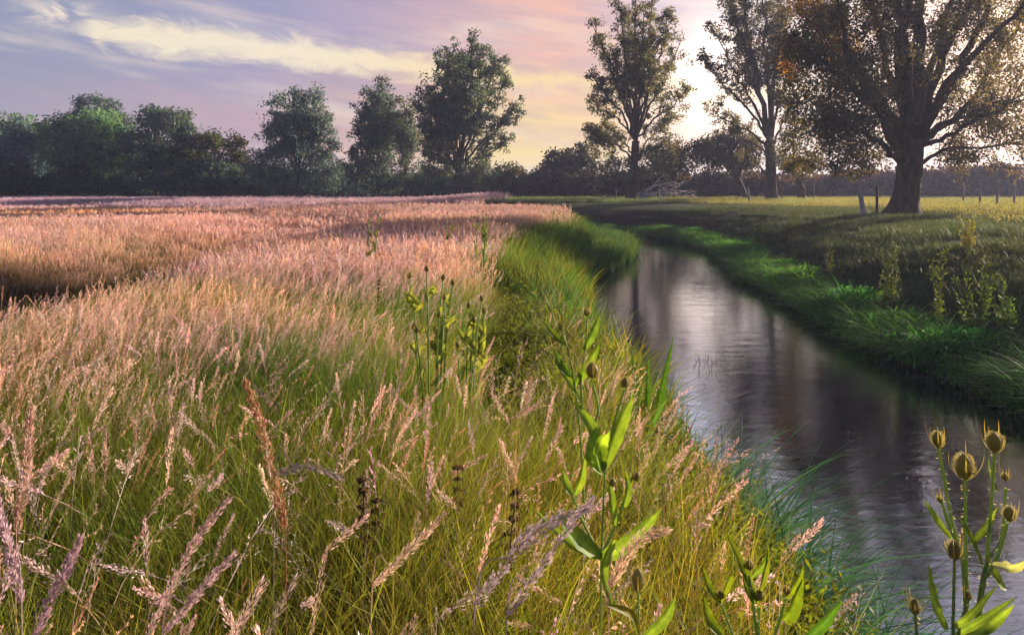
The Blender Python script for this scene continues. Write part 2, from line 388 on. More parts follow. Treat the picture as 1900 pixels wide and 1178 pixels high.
# ------------------------------------------------------------------ scatter (geometry nodes, uncountable cover only)
def scatter(name, metas, mat, X, Y, idx, scl, tint, label=None, cat='grass', lean=.0, zoff=0.0, tall=None):
    zmin_ = WZ-.02
    coll = bpy.data.collections.new(name+'_sources')
    for k, mb_ in enumerate(metas):
        me = mb_.mesh('%s_source_%02d' % (name, k)); me.materials.append(mat)
        so_ = bpy.data.objects.new('%s_source_%02d' % (name, k), me); coll.objects.link(so_)
    n = len(X); me = bpy.data.meshes.new(name); me.vertices.add(n)
    Z = np.maximum(height(X, Y), WZ-.05)+zoff
    me.vertices.foreach_set('co', np.stack([X, Y, Z], -1).astype(np.float32).ravel())
    rot = np.stack([rng.normal(0, .06, n), rng.normal(0, .06, n)+lean, rng.uniform(-math.pi, math.pi, n)], -1)
    if lean: rot[:, 2] = rng.normal(0, .7, n)
    sc = np.stack([scl, scl, scl*(1 if tall is None else tall)], -1)
    def at(nm, ty, key, arr):
        a_ = me.attributes.new(nm, ty, 'POINT'); a_.data.foreach_set(key, np.ascontiguousarray(arr).ravel())
    at('rot', 'FLOAT_VECTOR', 'vector', rot.astype(np.float32)); at('scl', 'FLOAT_VECTOR', 'vector', sc.astype(np.float32))
    at('idx', 'INT', 'value', np.asarray(idx, np.int32))
    at('tint', 'FLOAT_COLOR', 'color', np.concatenate([tint, np.ones((n, 1))], 1).astype(np.float32))
    ob = bpy.data.objects.new(name, me); COL.objects.link(ob)
    g = bpy.data.node_groups.new(name+'_nodes', 'GeometryNodeTree')
    g.interface.new_socket('Geometry', in_out='INPUT', socket_type='NodeSocketGeometry')
    g.interface.new_socket('Geometry', in_out='OUTPUT', socket_type='NodeSocketGeometry')
    gi = g.nodes.new('NodeGroupInput'); go = g.nodes.new('NodeGroupOutput')
    ci = g.nodes.new('GeometryNodeCollectionInfo'); ci.inputs[0].default_value = coll
    ci.inputs['Separate Children'].default_value = True; ci.inputs['Reset Children'].default_value = True
    ip = g.nodes.new('GeometryNodeInstanceOnPoints')
    def na(nm, ty):
        q_ = g.nodes.new('GeometryNodeInputNamedAttribute'); q_.data_type = ty; q_.inputs[0].default_value = nm
        return [x for x in q_.outputs if x.enabled][0]
    g.links.new(gi.outputs[0], ip.inputs['Points']); g.links.new(ci.outputs[0], ip.inputs['Instance'])
    ip.inputs['Pick Instance'].default_value = True
    g.links.new(na('idx', 'INT'), ip.inputs['Instance Index'])
    g.links.new(na('rot', 'FLOAT_VECTOR'), ip.inputs['Rotation']); g.links.new(na('scl', 'FLOAT_VECTOR'), ip.inputs['Scale'])
    g.links.new(ip.outputs[0], go.inputs[0])
    md = ob.modifiers.new('scatter', 'NODES'); md.node_group = g
    me.materials.append(mat)
    return tag(ob, label, cat, kind='stuff')

def spots(n, x0, x1, y0, y1, keep):
    X = rng.uniform(x0, x1, n); Y = rng.uniform(y0, y1, n)
    d, s = river(X, Y); k = keep(X, Y, d, s); k = rng.uniform(0, 1, n) < k
    return X[k], Y[k], d[k], s[k]
def tints(X, Y, base, var=.12, hue=.06, patch=None):
    n = len(X); t = np.tile(np.asarray(base, float), (n, 1))
    if patch is not None:
        cols, s_ = patch; q_ = np.clip(fbm(X, Y, s_)*.9+.5, 0, 1)[:, None]
        t = np.asarray(cols[0])*(1-q_)+np.asarray(cols[1])*q_
    return np.clip(t*(1+rng.normal(0, var, (n, 1)))*(1+rng.normal(0, hue, (n, 3))), .05, 3)

# -- seed head stalks
def stalk(mb, base, h, leanv, kind, fine=True, k=1.0):
    """one flowering stem; kind 0 = nodding open panicle, 1 = dense plume, 2 = narrow spike"""
    t = np.linspace(0, 1, 9 if fine else 5)
    side = np.array([leanv[0], leanv[1], 0.])
    nod = rng.uniform(.05, .28) if kind == 0 else rng.uniform(0, .12)
    p = np.asarray(base)+side*(h*t**1.5)[:, None]+np.array([0, 0, 1.])*(h*(t-.25*np.hypot(*leanv)*t**2))[:, None]
    hd = unit(np.array([leanv[0]+rng.normal(0, .3), leanv[1]+rng.normal(0, .3), 0.]))
    p = p+hd*(nod*h*np.clip(t-.72, 0, 1)**2*3)[:, None]-np.array([0, 0, 1])*(nod*h*np.clip(t-.78, 0, 1)**2*4)[:, None]
    sc = np.array([.30, .24, .10])*rng.uniform(.7, 1.2); hc = np.array([.84, .70, .62])*rng.uniform(.7, 1.15)*np.array([1, rng.uniform(.9, 1.04), rng.uniform(.82, 1.12)])
    if kind == 2: hc = hc*np.array([.95, .75, .6])
    if fine: tube(mb, p, (.0016*k, .0007*k), sc, 3, hc)
    else:
        a_ = rng.uniform(0, 3.14); ribbon(mb, p, np.full(len(t), .0030*k), np.tile([math.cos(a_), math.sin(a_), 0], (len(t), 1)), sc, hc)
    fr = {0: rng.uniform(.17, .27), 1: rng.uniform(.14, .24), 2: rng.uniform(.10, .2)}[kind]
    n = {0: 85, 1: 120, 2: 75}[kind] if fine else {0: 16, 1: 18, 2: 12}[kind]
    u = np.sort(rng.uniform(0, 1, n)); tt = 1-fr*(1-u)
    q_ = np.stack([np.interp(tt, t, p[:, i]) for i in range(3)], -1)
    tan = unit(np.stack([np.interp(np.minimum(tt+.03, 1), t, p[:, i])-np.interp(tt-.03, t, p[:, i]) for i in range(3)], -1))
    Rm = {0: .012, 1: .010, 2: .005}[kind]*rng.uniform(.7, 1.4)*k*(h/.95)
    if kind == 0:      # spikelets gathered on short side branches
        nb_ = 9; bu = rng.randint(0, nb_, n); bd = rnd_unit(nb_)[bu]; u2 = (bu+.5)/nb_
        tt = 1-fr*(1-u2); q_ = np.stack([np.interp(tt, t, p[:, i]) for i in range(3)], -1)
        rr_ = rng.uniform(.1, 1, n)*Rm*2.0*(1.15-u2)
        out_ = unit(bd-tan*(bd*tan).sum(1, keepdims=True)); dr_ = unit(out_*.7+tan*1.1)
        c_ = q_+dr_*rr_[:, None]*1.6-np.array([0, 0, 1])*(rr_*.25)[:, None]; d_ = unit(dr_+rnd_unit(n)*.35)
    else:
        pf = np.sin(np.clip(u, 0, 1)*math.pi*.93+.12)
        out_ = rnd_unit(n); out_ = unit(out_-tan*(out_*tan).sum(1, keepdims=True))
        c_ = q_+out_*(Rm*pf*rng.uniform(.1, 1, n))[:, None]; d_ = unit(tan*1.2+out_*.45)
    L = (.0085 if kind != 1 else .0105)*k*rng.uniform(.7, 1.3, n); W = L*(.28 if kind != 2 else .32)
    if not fine: L = L*2.3; W = W*2.0
    cc_ = hc*(1+rng.normal(0, .16, (n, 1)))
    leaves(mb, c_, L, W, cc_, d_)

# ---------------- near meadow (fine)
near_bl = []
for k in range(8):
    mb = MB()
    gr = [((.030, .060, .008), (.28, .31, .05)), ((.035, .062, .010), (.30, .30, .07)), ((.022, .055, .010), (.19, .27, .04)), ((.05, .06, .015), (.33, .33, .09))][k % 4]
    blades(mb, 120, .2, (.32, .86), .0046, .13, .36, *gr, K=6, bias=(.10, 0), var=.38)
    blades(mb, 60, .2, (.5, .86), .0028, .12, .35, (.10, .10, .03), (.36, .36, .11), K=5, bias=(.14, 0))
    near_bl.append(mb)
def kmeadow(X, Y, d, s):
    edge = .75+.10*Y*0
    m_ = (s < 0)*(d > 3.5)
    pth = np.exp(-((X+.02)/.58)**4)*sm(Y, 3.2, 4.2)*(1-sm(Y, 10.5, 12))
    return m_*(1-pth)
def in_view(X, Y, mrg=1.0): return (np.abs(X) < .80*Y+mrg)
X, Y, d, s = spots(26000, -11, 2, .75, 8.5, lambda X, Y, d, s: kmeadow(X, Y, d, s)*in_view(X, Y, .8)*(np.hypot(X, Y) > .95)*.27*(1-.6*(1-sm(d, 3.6, 4.4))))
tn = tints(X, Y, (1, 1, 1), .15, .06, (((.60, .88, .60), (1.4, 1.15, .75)), 1.1))
scatter('meadow_grass', near_bl, M_grass, X, Y, rng.randint(0, 8, len(X)), rng.uniform(.8, 1.15, len(X)), tn)
print('near blades', len(X))
near_st = []
for k in range(18):
    mb = MB(); kd = [0, 1, 0, 1, 2, 0][k % 6]
    for j_ in range(3 if k % 3 else 2):
        lv = (rng.normal(.13, .13), rng.normal(0, .12)); stalk(mb, (rng.uniform(-.07, .07), rng.uniform(-.07, .07), -.02), rng.uniform(.75, 1.02), lv, kd if j_ else 0, True)
    near_st.append(mb)
X, Y, d, s = spots(17000, -11, 2, .8, 9, lambda X, Y, d, s: kmeadow(X, Y, d, s)*in_view(X, Y, .8)*(np.hypot(X, Y) > 1.05)*(.28+1.5*sm(Y, 2.0, 4.2))*(.25+.75*sm(-X, .3, 3.0))*np.clip(.85+1.1*fbm(X, Y, .9), .12, 1))
scatter('seeding_grass', near_st, M_seed, X, Y, rng.randint(0, 18, len(X)), rng.uniform(.82, 1.08, len(X)), tints(X, Y, (1, 1, 1), .16, .05, (((1.0, .88, .94), (1.2, 1.08, .84)), 1.1)), lean=.10)
print('near stalks', len(X))
# ---------------- big plumes right in front of the lens
front_st = []
for k in range(10):
    mb = MB(); lv = (rng.normal(.42, .14), rng.normal(0, .18)); stalk(mb, (0, 0, 0), rng.uniform(.85, 1.0), lv, [0, 1, 1][k % 3], True, 1.3)
    front_st.append(mb)
X, Y, d, s = spots(700, -2.6, .9, 1.0, 3.3, lambda X, Y, d, s: kmeadow(X, Y, d, s)*in_view(X, Y, .4)*(np.hypot(X, Y) > 1.1)*.33)
scatter('feathery_grass', front_st, M_seed, X, Y, rng.randint(0, 10, len(X)), rng.uniform(.85, 1.02, len(X)), tints(X, Y, (1, .88, .94), .16, .05))
# ---------------- middle distance
mid_bl = []
for k in range(6):
    mb = MB()
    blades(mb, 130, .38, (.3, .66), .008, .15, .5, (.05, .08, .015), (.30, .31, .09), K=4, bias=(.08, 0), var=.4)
    for j_ in range(15):
        a_ = rng.uniform(0, 6.28); r_ = .38*math.sqrt(rng.uniform()); stalk(mb, (r_*math.cos(a_), r_*math.sin(a_), -.02), rng.uniform(.68, .98), (rng.normal(.1, .16), rng.normal(0, .14)), [0, 1, 2][j_ % 3], False, 1.5)
    mid_bl.append(mb)
X, Y, d, s = spots(26000, -26, 3, 8, 26, lambda X, Y, d, s: kmeadow(X, Y, d, s)*in_view(X, Y, 1.5)*(d > 4.3)*(.36-.14*sm(Y, 14, 26))*(1-.85*sm(-X, 4.0, 5.8)*(1-sm(-X, 9.5, 12.5))*(1-sm(Y, 17, 24))))
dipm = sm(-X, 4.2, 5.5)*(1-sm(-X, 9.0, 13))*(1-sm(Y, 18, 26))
tn = tints(X, Y, (1, 1, 1), .12, .05, (((.92, .84, .90), (1.18, 1.04, .84)), 2.2))*(1-(dipm*np.ones(1))[:, None]*np.array([.42, .48, .6]))  # tint darkened in the hollow, shade put into the grass colour
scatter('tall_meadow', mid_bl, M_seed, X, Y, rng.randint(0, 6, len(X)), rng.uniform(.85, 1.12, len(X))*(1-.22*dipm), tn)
print('mid', len(X))
# ditch side on the left, near
ditch_bl = []
for k in range(4):
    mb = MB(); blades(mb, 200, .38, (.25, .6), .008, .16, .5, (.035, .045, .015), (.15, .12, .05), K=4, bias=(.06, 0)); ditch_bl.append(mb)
X, Y, d, s = spots(20000, -20, -3.6, 3.5, 26, lambda X, Y, d, s: (s < 0)*in_view(X, Y, 1.5)*.34*sm(-X, 3.8, 5.2)*(1-sm(-X, 10.5, 13.5))*(1-sm(Y, 18, 25)))
scatter('ditch_grass', ditch_bl, M_seed, X, Y, rng.randint(0, 4, len(X)), rng.uniform(.8, 1.1, len(X)), tints(X, Y, (1, .95, .8), .12, .05))
# ---------------- far
far_bl = []
for k in range(5):
    mb = MB()
    blades(mb, 110, .95, (.3, .62), .018, .15, .4, (.09, .07, .03), (.30, .22, .10), K=3, bias=(.05, 0))
    for j_ in range(80):
        a_ = rng.uniform(0, 6.28); r_ = .95*math.sqrt(rng.uniform()); stalk(mb, (r_*math.cos(a_), r_*math.sin(a_), -.02), rng.uniform(.6, .92), (rng.normal(.06, .14), rng.normal(0, .12)), [0, 1, 2][j_ % 3], False, 2.6)
    far_bl.append(mb)
def kfar(X, Y, d, s):
    return (s < 0)*in_view(X, Y, 3)*(d > 4.0)*(.34-.15*sm(Y, 38, 60))
X, Y, d, s = spots(34000, -58, 6, 24, 66, lambda X, Y, d, s: np.maximum(kfar(X, Y, d, s), (s > 0)*sm(-X, 0, 9)*(Y > 38)*in_view(X, Y, 3)*(d > 2.8)*.24))
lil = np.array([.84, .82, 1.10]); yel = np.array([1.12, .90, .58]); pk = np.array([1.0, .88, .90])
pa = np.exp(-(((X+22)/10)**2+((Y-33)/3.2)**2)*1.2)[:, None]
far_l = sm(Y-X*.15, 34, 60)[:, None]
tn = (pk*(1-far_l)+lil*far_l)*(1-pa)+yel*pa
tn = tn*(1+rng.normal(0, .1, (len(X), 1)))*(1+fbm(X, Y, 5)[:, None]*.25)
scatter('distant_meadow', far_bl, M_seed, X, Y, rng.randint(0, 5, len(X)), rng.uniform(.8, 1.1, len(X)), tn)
print('far', len(X))

# ---------------- green reeds and sedge on the near bank
reed = []
for k in range(6):
    mb = MB(); blades(mb, 70, .26, (.4, 1.08), .015, .16, .42, (.015, .055, .012), (.12, .26, .05) if k % 2 else (.33, .38, .06), K=6, var=.38)
    reed.append(mb)
def kreed(X, Y, d, s): return (s < 0)*(d > 2.6-1.5*sm(Y, 17, 27))*(d < 4.2+.05*Y)*np.maximum(sm(Y, 8.2, 9.6)*(1-np.exp(-((X+.02)/.6)**4)*(Y < 11)), .55*(Y > 5)*(X > .45)*(X < 1.5))
X, Y, d, s = spots(18000, -8, 8, 5, 42, lambda X, Y, d, s: kreed(X, Y, d, s)*.55)
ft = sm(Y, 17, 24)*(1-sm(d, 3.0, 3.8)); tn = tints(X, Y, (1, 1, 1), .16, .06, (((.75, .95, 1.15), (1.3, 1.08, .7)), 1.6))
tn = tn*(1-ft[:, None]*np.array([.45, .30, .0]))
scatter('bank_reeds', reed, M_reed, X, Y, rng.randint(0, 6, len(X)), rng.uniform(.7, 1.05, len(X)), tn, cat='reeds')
print('reeds', len(X))
# short sward on the trodden strip
sw = []
for k in range(4):
    mb = MB(); blades(mb, 130, .22, (.10, .34), .006, .25, .7, (.07, .11, .015), (.27, .33, .035), K=4); sw.append(mb)
X, Y, d, s = spots(9000, -2, 3, 3.6, 11.5, lambda X, Y, d, s: (s < 0)*(d > 2.35)*np.exp(-((X-.2)/1.1)**4)*.6)
scatter('short_turf', sw, M_grass, X, Y, rng.randint(0, 4, len(X)), rng.uniform(.8, 1.3, len(X)), tints(X, Y, (1, 1, 1), .15, .06, (((.95, 1.15, .7), (1.5, 1.05, .8)), .8)))
# bank herbs: low leafy weeds
hb = []
for k in range(6):
    mb = MB()
    for j_ in range(16):
        a_ = rng.uniform(0, 6.28); r_ = .22*math.sqrt(rng.uniform()); h_ = rng.uniform(.18, .5)
        b0 = np.array([r_*math.cos(a_), r_*math.sin(a_), 0]); tp = b0+np.array([rng.normal(0, .06), rng.normal(0, .06), h_])
        p_ = resample([b0, (b0+tp)/2+rng.normal(0, .015, 3), tp], 6); tube(mb, p_, (.002, .001), (.14, .12, .04), 3)
        n = 26; u = rng.uniform(.25, 1, n); c_ = b0+(tp-b0)*u[:, None]; dr_ = rnd_unit(n); dr_[:, 2] = np.abs(dr_[:, 2])*.5+.1
        leaves(mb, c_, rng.uniform(.025, .06, n), rng.uniform(.008, .018, n), np.array([.13, .17, .025])*rng.uniform(.6, 1.4, (n, 1))*np.array([1, 1, 1]), unit(dr_))
    hb.append(mb)
X, Y, d, s = spots(9000, -.6, 3, 1.3, 9, lambda X, Y, d, s: (s < 0)*(d > 2.62)*(d < 4.1)*.5*(np.hypot(X, Y) > 1.5))
scatter('bank_herbs', hb, M_plant, X, Y, rng.randint(0, 6, len(X)), rng.uniform(.7, 1.15, len(X)), tints(X, Y, (1, 1, 1)), cat='ground cover')
X, Y, d, s = spots(5000, -2, 6, 5, 26, lambda X, Y, d, s: (s < 0)*(d > 2.7)*(d < 4.6)*np.clip(fbm(X, Y, 1.1)*2.2-.3, 0, 1)*.3)
scatter('leafy_weeds', hb, M_plant, X, Y, rng.randint(0, 6, len(X)), rng.uniform(1.1, 1.8, len(X)), tints(X, Y, (.95, 1, 1)), cat='ground cover')
# sedge blades hanging over the near water's edge
sg = []
for k in range(6):
    mb = MB(); blades(mb, 34, .12, (.35, .8), .009, .25, 1.0, (.02, .06, .02), (.10, .22, .06), K=9, var=.2, clump=.6); sg.append(mb)
X, Y, d, s = spots(3000, -.5, 4, 2.6, 9.5, lambda X, Y, d, s: (s < 0)*(d > 2.5)*(d < 3.1)*(.25+.4*sm(Y, 4.8, 5.6))*(Y > 2.9))
tn = tints(X, Y, (1, 1, 1), .15, .05)*np.where((Y > 4.9)[:, None], np.array([1.1, 1.1, .6]), np.array([.85, 1.05, 1.5]))
scatter('edge_sedge', sg, M_reed, X, Y, rng.randint(0, 6, len(X)), rng.uniform(.6, 1.05, len(X)), tn, cat='sedge')
X, Y, d, s = spots(900, .5, 3, 2.9, 5.4, lambda X, Y, d, s: (s < 0)*(d > 2.35)*(d < 2.95)*.42)
scatter('arching_sedge', sg, M_reed, X, Y, rng.randint(0, 6, len(X)), rng.uniform(.85, 1.3, len(X)), tints(X, Y, (1.0, 1.25, 1.9), .15, .05), cat='sedge')
# -- far bank sedge strip
fs_ = []
for k in range(6):
    mb = MB(); blades(mb, 100, .20, (.2, .70), .014, .25, 1.2, (.02, .06, .014), (.16, .33, .09), K=7, var=.42, clump=.7)
    n = 260; c_ = np.stack([rng.normal(0, .13, n), rng.normal(0, .13, n), rng.uniform(.05, .36, n)], -1)
    leaves(mb, c_, .065, .024, np.array([.10, .30, .05])*rng.uniform(.5, 1.4, (n, 1)))
    fs_.append(mb)
X, Y, d, s = spots(16000, 4, 11, 4, 38, lambda X, Y, d, s: (s > 0)*(d > 2.1)*(d < 2.9+.45*fbm(X, Y, .8))*.34)
X2, Y2, d2, s2 = spots(6000, -10, 9, 32, 46, lambda X, Y, d, s: (s > 0)*(d > 2.1)*(d < 2.8)*.5)
X = np.concatenate([X, X2]); Y = np.concatenate([Y, Y2])
scatter('far_bank_sedge', fs_, M_reed, X, Y, rng.randint(0, 6, len(X)), rng.uniform(.75, 1.1, len(X))*(1+.5*fbm(X, Y, .45)), tints(X, Y, (1, 1, 1), .15, .05, (((.55, .8, .8), (1.6, 1.45, .8)), .7)), cat='sedge')
print('sedge', len(X))
# -- slope and pasture grass
sl = []
for k in range(5):
    mb = MB(); blades(mb, 90, .42, (.05, .22), .008, .3, .5, (.04, .055, .022), (.12, .145, .075), K=3)
    sl.append(mb)
X, Y, d, s = spots(30000, 6, 34, 5, 40, lambda X, Y, d, s: (s > 0)*in_view(X, Y, 1.5)*(d > 2.9)*np.clip(.8+fbm(X, Y, 1.2)*1.3+.5*sm(d, 5, 7), .15, 1)*(1-.8*(1-sm(d, 5.5, 6.5))*sm(Y, 31, 35))*.5*(1-.5*sm(Y, 14, 30)))
scatter('bank_slope_grass', sl, M_grass, X, Y, rng.randint(0, 5, len(X)), rng.uniform(.7, 1.3, len(X)), tints(X, Y, (1, 1, 1), .15, .06, (((.9, 1.0, .9), (1.25, 1.1, .9)), 1.5)))
pg = []
for k in range(5):
    mb = MB(); blades(mb, 90, .8, (.05, .17), .016, .3, .4, (.06, .06, .016), (.22, .16, .05), K=3)
    n = 70; c_ = np.stack([rng.uniform(-.7, .7, n), rng.uniform(-.7, .7, n), rng.uniform(.10, .26, n)], -1)
    leaves(mb, c_, .06, .028, np.array([.44, .37, .22])*rng.uniform(.7, 1.3, (n, 1)), unit(rnd_unit(n)*.3+np.array([0, 0, 1])))
    pg.append(mb)
X, Y, d, s = spots(30000, -4, 70, 17, 92, lambda X, Y, d, s: (s > 0)*in_view(X, Y, 2)*sm(d, 9.5, 14)*.30*(1-.5*sm(Y, 40, 70)))
scatter('pasture_grass', pg, M_grass, X, Y, rng.randint(0, 5, len(X)), rng.uniform(.7, 1.25, len(X)), tints(X, Y, (1, 1, 1), .12, .06, (((.85, .95, .8), (1.15, 1.05, .9)), 4.))*np.where((X+fbm(X, Y, 6)*4 > 13)[:, None], np.array([.76, .82, .74]), np.array([.5, .75, .8])))
print('pasture', len(X))

# ------------------------------------------------------------------ trees
BARK = np.array([.085, .060, .045])
def mk_tree(name, label, base, trunk_mb, crown_mb, cat='tree', group=None):
    t = empty(name, base, label, cat, group)
    trunk_mb.build('trunk', M_bark, t, off=base)
    crown_mb.build('crown', M_leaf, t, off=base, smooth=False)
    return t
def limbtree(name, label, bpx, bpy_, D, r0, fork, limbs, nt=12, tl=(.7, 1.9), nl=70, ls=.12, col=(.06, .08, .035), droop=0., lobes=(), spread=.30, bark=BARK, zb=None):
    base = P(bpx, bpy_, D); base[2] = height(base[0], base[1])-.1
    fk = P(*fork, D)
    tr = MB(); cr = MB()
    mid_ = (base+fk)/2+np.array([.1, 0, 0])*r0
    tp = resample([base, mid_, fk], 12); rad = np.interp(np.linspace(0, 1, 12), [0, .12, .3, 1], [r0*1.55, r0*1.1, r0*.95, r0*.88])
    tube(tr, tp, rad, bark, 14, flute=.07)
    col = np.asarray(col)
    cl = []
    for L in limbs:
        pts, r1 = L[0], L[1]; dens = L[2] if len(L) > 2 else 1.
        pp = [P(a, b, D+dy) for a, b, dy in pts]
        p = resample(pp, 16); p[1:-1] += rng.normal(0, .05+.012*np.linalg.norm(p[-1]-p[0])*.3, (14, 3))
        tube(tr, p, (r1, .03), bark, 7)
        ln_ = np.linalg.norm(np.diff(p, axis=0), axis=1).sum()
        for q_ in range(int(nt*dens*max(ln_, 2)/5)):
            u = rng.uniform(.22, 1)**.85; k = u*15; i0 = min(int(k), 14); b0 = p[i0]+(p[i0+1]-p[i0])*(k-i0)
            dr_ = unit(unit(p[i0+1]-p[i0])*.7+rnd_unit(1)[0]*.85+np.array([0, 0, .25-droop]))
            ll = rng.uniform(*tl)*(1.25-.5*u)
            tp_ = b0+dr_*ll; md_ = b0+dr_*ll*.5+np.array([0, 0, .12*ll]); e_ = tp_-np.array([0, 0, droop*ll*.7])
            w_ = resample([b0, md_, e_], 6); tube(tr, w_, (.022*D/50+.012, .006), bark, 3)
            cl.append((w_, ll))
    C = []; CC = []
    for w_, ll in cl:
        sub = rng.randint(2, 5)
        for z_ in range(sub):
            u = rng.uniform(.35, 1); c0 = w_[min(int(u*5), 5)]+rng.normal(0, spread*.6, 3)
            n = int(nl/sub*rng.uniform(.5, 1.5)); n = max(n, 4)
            pt = c0+ball(n)*np.array([1, 1, .8])*spread*rng.uniform(.4, 1.1)
            if droop: pt[:, 2] -= np.abs(rng.normal(0, droop*.6, n))
            C.append(pt); CC.append(col*(rng.uniform(.65, 1.45))*np.array([rng.uniform(.85, 1.25), 1, rng.uniform(.8, 1.15)])*rng.uniform(.8, 1.2, (n, 1)))
    for lb_ in lobes:
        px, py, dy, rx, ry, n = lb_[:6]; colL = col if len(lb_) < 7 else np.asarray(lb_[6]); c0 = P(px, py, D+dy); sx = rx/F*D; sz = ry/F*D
        nc = max(int(n/45*.95), 5); dirs = rnd_unit(nc)*rng.uniform(.35, 1.0, (nc, 1))**.6
        for q_ in dirs:
            cc0 = c0+q_*np.array([sx, sx, sz]); k = 45
            pt = cc0+ball(k)*np.array([.15*sx+.08, .15*sx+.08, .15*sz+.1])
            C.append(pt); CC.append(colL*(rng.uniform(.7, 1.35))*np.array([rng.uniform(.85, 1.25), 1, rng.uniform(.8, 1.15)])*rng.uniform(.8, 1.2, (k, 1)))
    C = np.concatenate(C); CC = np.concatenate(CC); n = len(C)
    leaves(cr, C, ls*rng.uniform(.7, 1.3, n), ls*.62*rng.uniform(.7, 1.3, n), CC, unit(rnd_unit(n)+np.array([0, 0, -.35-droop])))
    print(name, 'leaves', n)
    return mk_tree(name, label, tuple(base), tr, cr)

def rl(fx, fy, x, y, dy, r, dens=1., bow=0):
    return ([(fx, fy, 0), ((fx*2+x)/3+bow, (fy*2+y)/3-8, dy*.35), ((fx+2*x)/3+bow, (fy+2*y)/3, dy*.7), (x, y, dy)], r, dens)
# the big willow on the right
W = []
W += [([(1688, 265, 0), (1650, 215, -.5), (1585, 120, -1), (1545, -30, -1.5)], .28, 1.1), ([(1690, 262, 0), (1672, 120, -.4), (1662, -60, -1), (1640, -190, -1)], .30, .8),
      ([(1700, 255, 0), (1700, 120, 0), (1712, -20, .3), (1725, -200, .5)], .46, .7), ([(1705, 250, 0), (1730, 150, .4), (1790, 20, .8), (1840, -110, 1.2)], .28, .8),
      ([(1708, 240, 0), (1775, 140, -.5), (1818, 50, -.8), (1838, -40, -1), (1850, -150, -1)], .22, .8), ([(1706, 262, 0), (1770, 225, 1), (1840, 195, 1.5), (1925, 172, 2)], .13, 1.),
      ([(1704, 272, 0), (1775, 245, -.6), (1835, 210, -.9), (1960, 165, -1.2)], .12, 1.), ([(1702, 312, 0), (1725, 292, .3), (1780, 276, .6), (1890, 268, 1.), (1970, 285, 1.)], .10, 1.1),
      ([(1670, 300, 0), (1630, 262, -1), (1570, 230, -1.6), (1500, 220, -2)], .15, 1.6), ([(1672, 290, 0), (1620, 200, -1.5), (1540, 130, -2.2), (1470, 60, -2.5)], .18, 1.6),
      ([(1675, 280, 0), (1610, 150, 1.2), (1530, 20, 2.2), (1480, -110, 3)], .2, 1.3), ([(1690, 260, 0), (1640, 100, 2), (1600, -60, 3.5), (1580, -200, 4)], .2, 1),
      ([(1700, 260, 0), (1740, 90, 2), (1780, -60, 4), (1800, -180, 4.5)], .2, .8), ([(1700, 262, 0), (1800, 190, 2.5), (1880, 60, 4), (1960, -30, 5)], .18, .9),
      ([(1700, 262, 0), (1780, 130, -2.5), (1880, 30, -3.5), (1950, -60, -4)], .18, .8), ([(1695, 262, 0), (1680, 100, -2.5), (1700, -80, -4), (1690, -220, -4)], .2, .7)]
wl = []
for (px, py, rx, ry, n) in [(1500, 265, 45, 45, 2600), (1560, 240, 50, 60, 3600), (1610, 275, 45, 40, 2600), (1530, 150, 50, 60, 3200), (1590, 90, 50, 60, 2600), (1480, 180, 35, 60, 1900), (1500, 310, 40, 18, 1200), (1580, 310, 45, 18, 1300), (1640, 190, 35, 60, 2200), (1670, 110, 40, 70, 2200), (1500, 60, 50, 50, 2200), (1560, 10, 55, 45, 2600), (1640, 20, 45, 50, 2200), (1770, 60, 50, 55, 1700), (1860, 110, 50, 60, 2200), (1870, 240, 50, 30, 1800), (1800, 10, 50, 40, 1500), (1780, 290, 40, 14, 700), (1750, 180, 30, 40, 900), (1700, -80, 80, 60, 2600), (1560, -90, 60, 60, 2400), (1820, -90, 60, 60, 2400)]:
    wl.append((px, py, rng.uniform(-2, 1.5), rx, ry, n))
limbtree('willow_tree', 'huge old willow with thick fluted trunk beside the leaning post, filling the upper right', 1675, 397, 29.7, .54, (1692, 262), W, nt=26, tl=(.6, 1.9), nl=80, ls=.125, col=(.125, .135, .098), droop=.3, lobes=[(a, b, c, d_, e_, int(n*.78)) for a, b, c, d_, e_, n in wl]+[(1535, 60, 1.5, 45, 45, 2600, (.42, .27, .05)), (1570, 110, 1.5, 30, 45, 1500, (.38, .26, .06)), (1470, 110, 1, 20, 50, 1000, (.36, .24, .06)), (1505, 10, 1.5, 40, 30, 1300, (.42, .27, .05))])  # gold leaf colour of the last lobes paints in a backlit glow
# tree 2, thin tall stems
T2 = [([(1428, 262, 0), (1412, 180, 0), (1392, 90, 0), (1380, -20, 0), (1370, -130, 0)], .25, 1.), ([(1430, 262, 0), (1425, 150, .5), (1418, 40, 1), (1412, -130, 1)], .2, 1.1),
      rl(1428, 262, 1325, 60, 1, .14), rl(1428, 262, 1305, 110, -1, .12, 1.), rl(1426, 275, 1318, 205, 0, .11, 1.), rl(1426, 290, 1350, 240, 1, .08, .8), rl(1430, 262, 1345, -40, -2, .15, 1.1),
      rl(1430, 262, 1450, 20, -2, .16, 1.2), rl(1430, 265, 1470, 90, 1, .14, 1.2), rl(1430, 262, 1455, -100, 3, .15), rl(1430, 262, 1330, -60, 3, .14), rl(1432, 280, 1475, 190, -1, .1), rl(1426, 330, 1385, 300, 0, .07, .6)]
limbtree('tall_tree', 'tall slender tree with long thin upright stems just left of the big willow', 1432, 373, 54, .42, (1428, 262), T2, nt=15, tl=(.8, 2.0), nl=72, ls=.19, col=(.115, .125, .085), spread=.30,
         lobes=[(1450, 280, -1, 22, 35, 1300), (1455, 90, 0, 30, 70, 1800), (1425, 10, 0, 50, 60, 2000)])
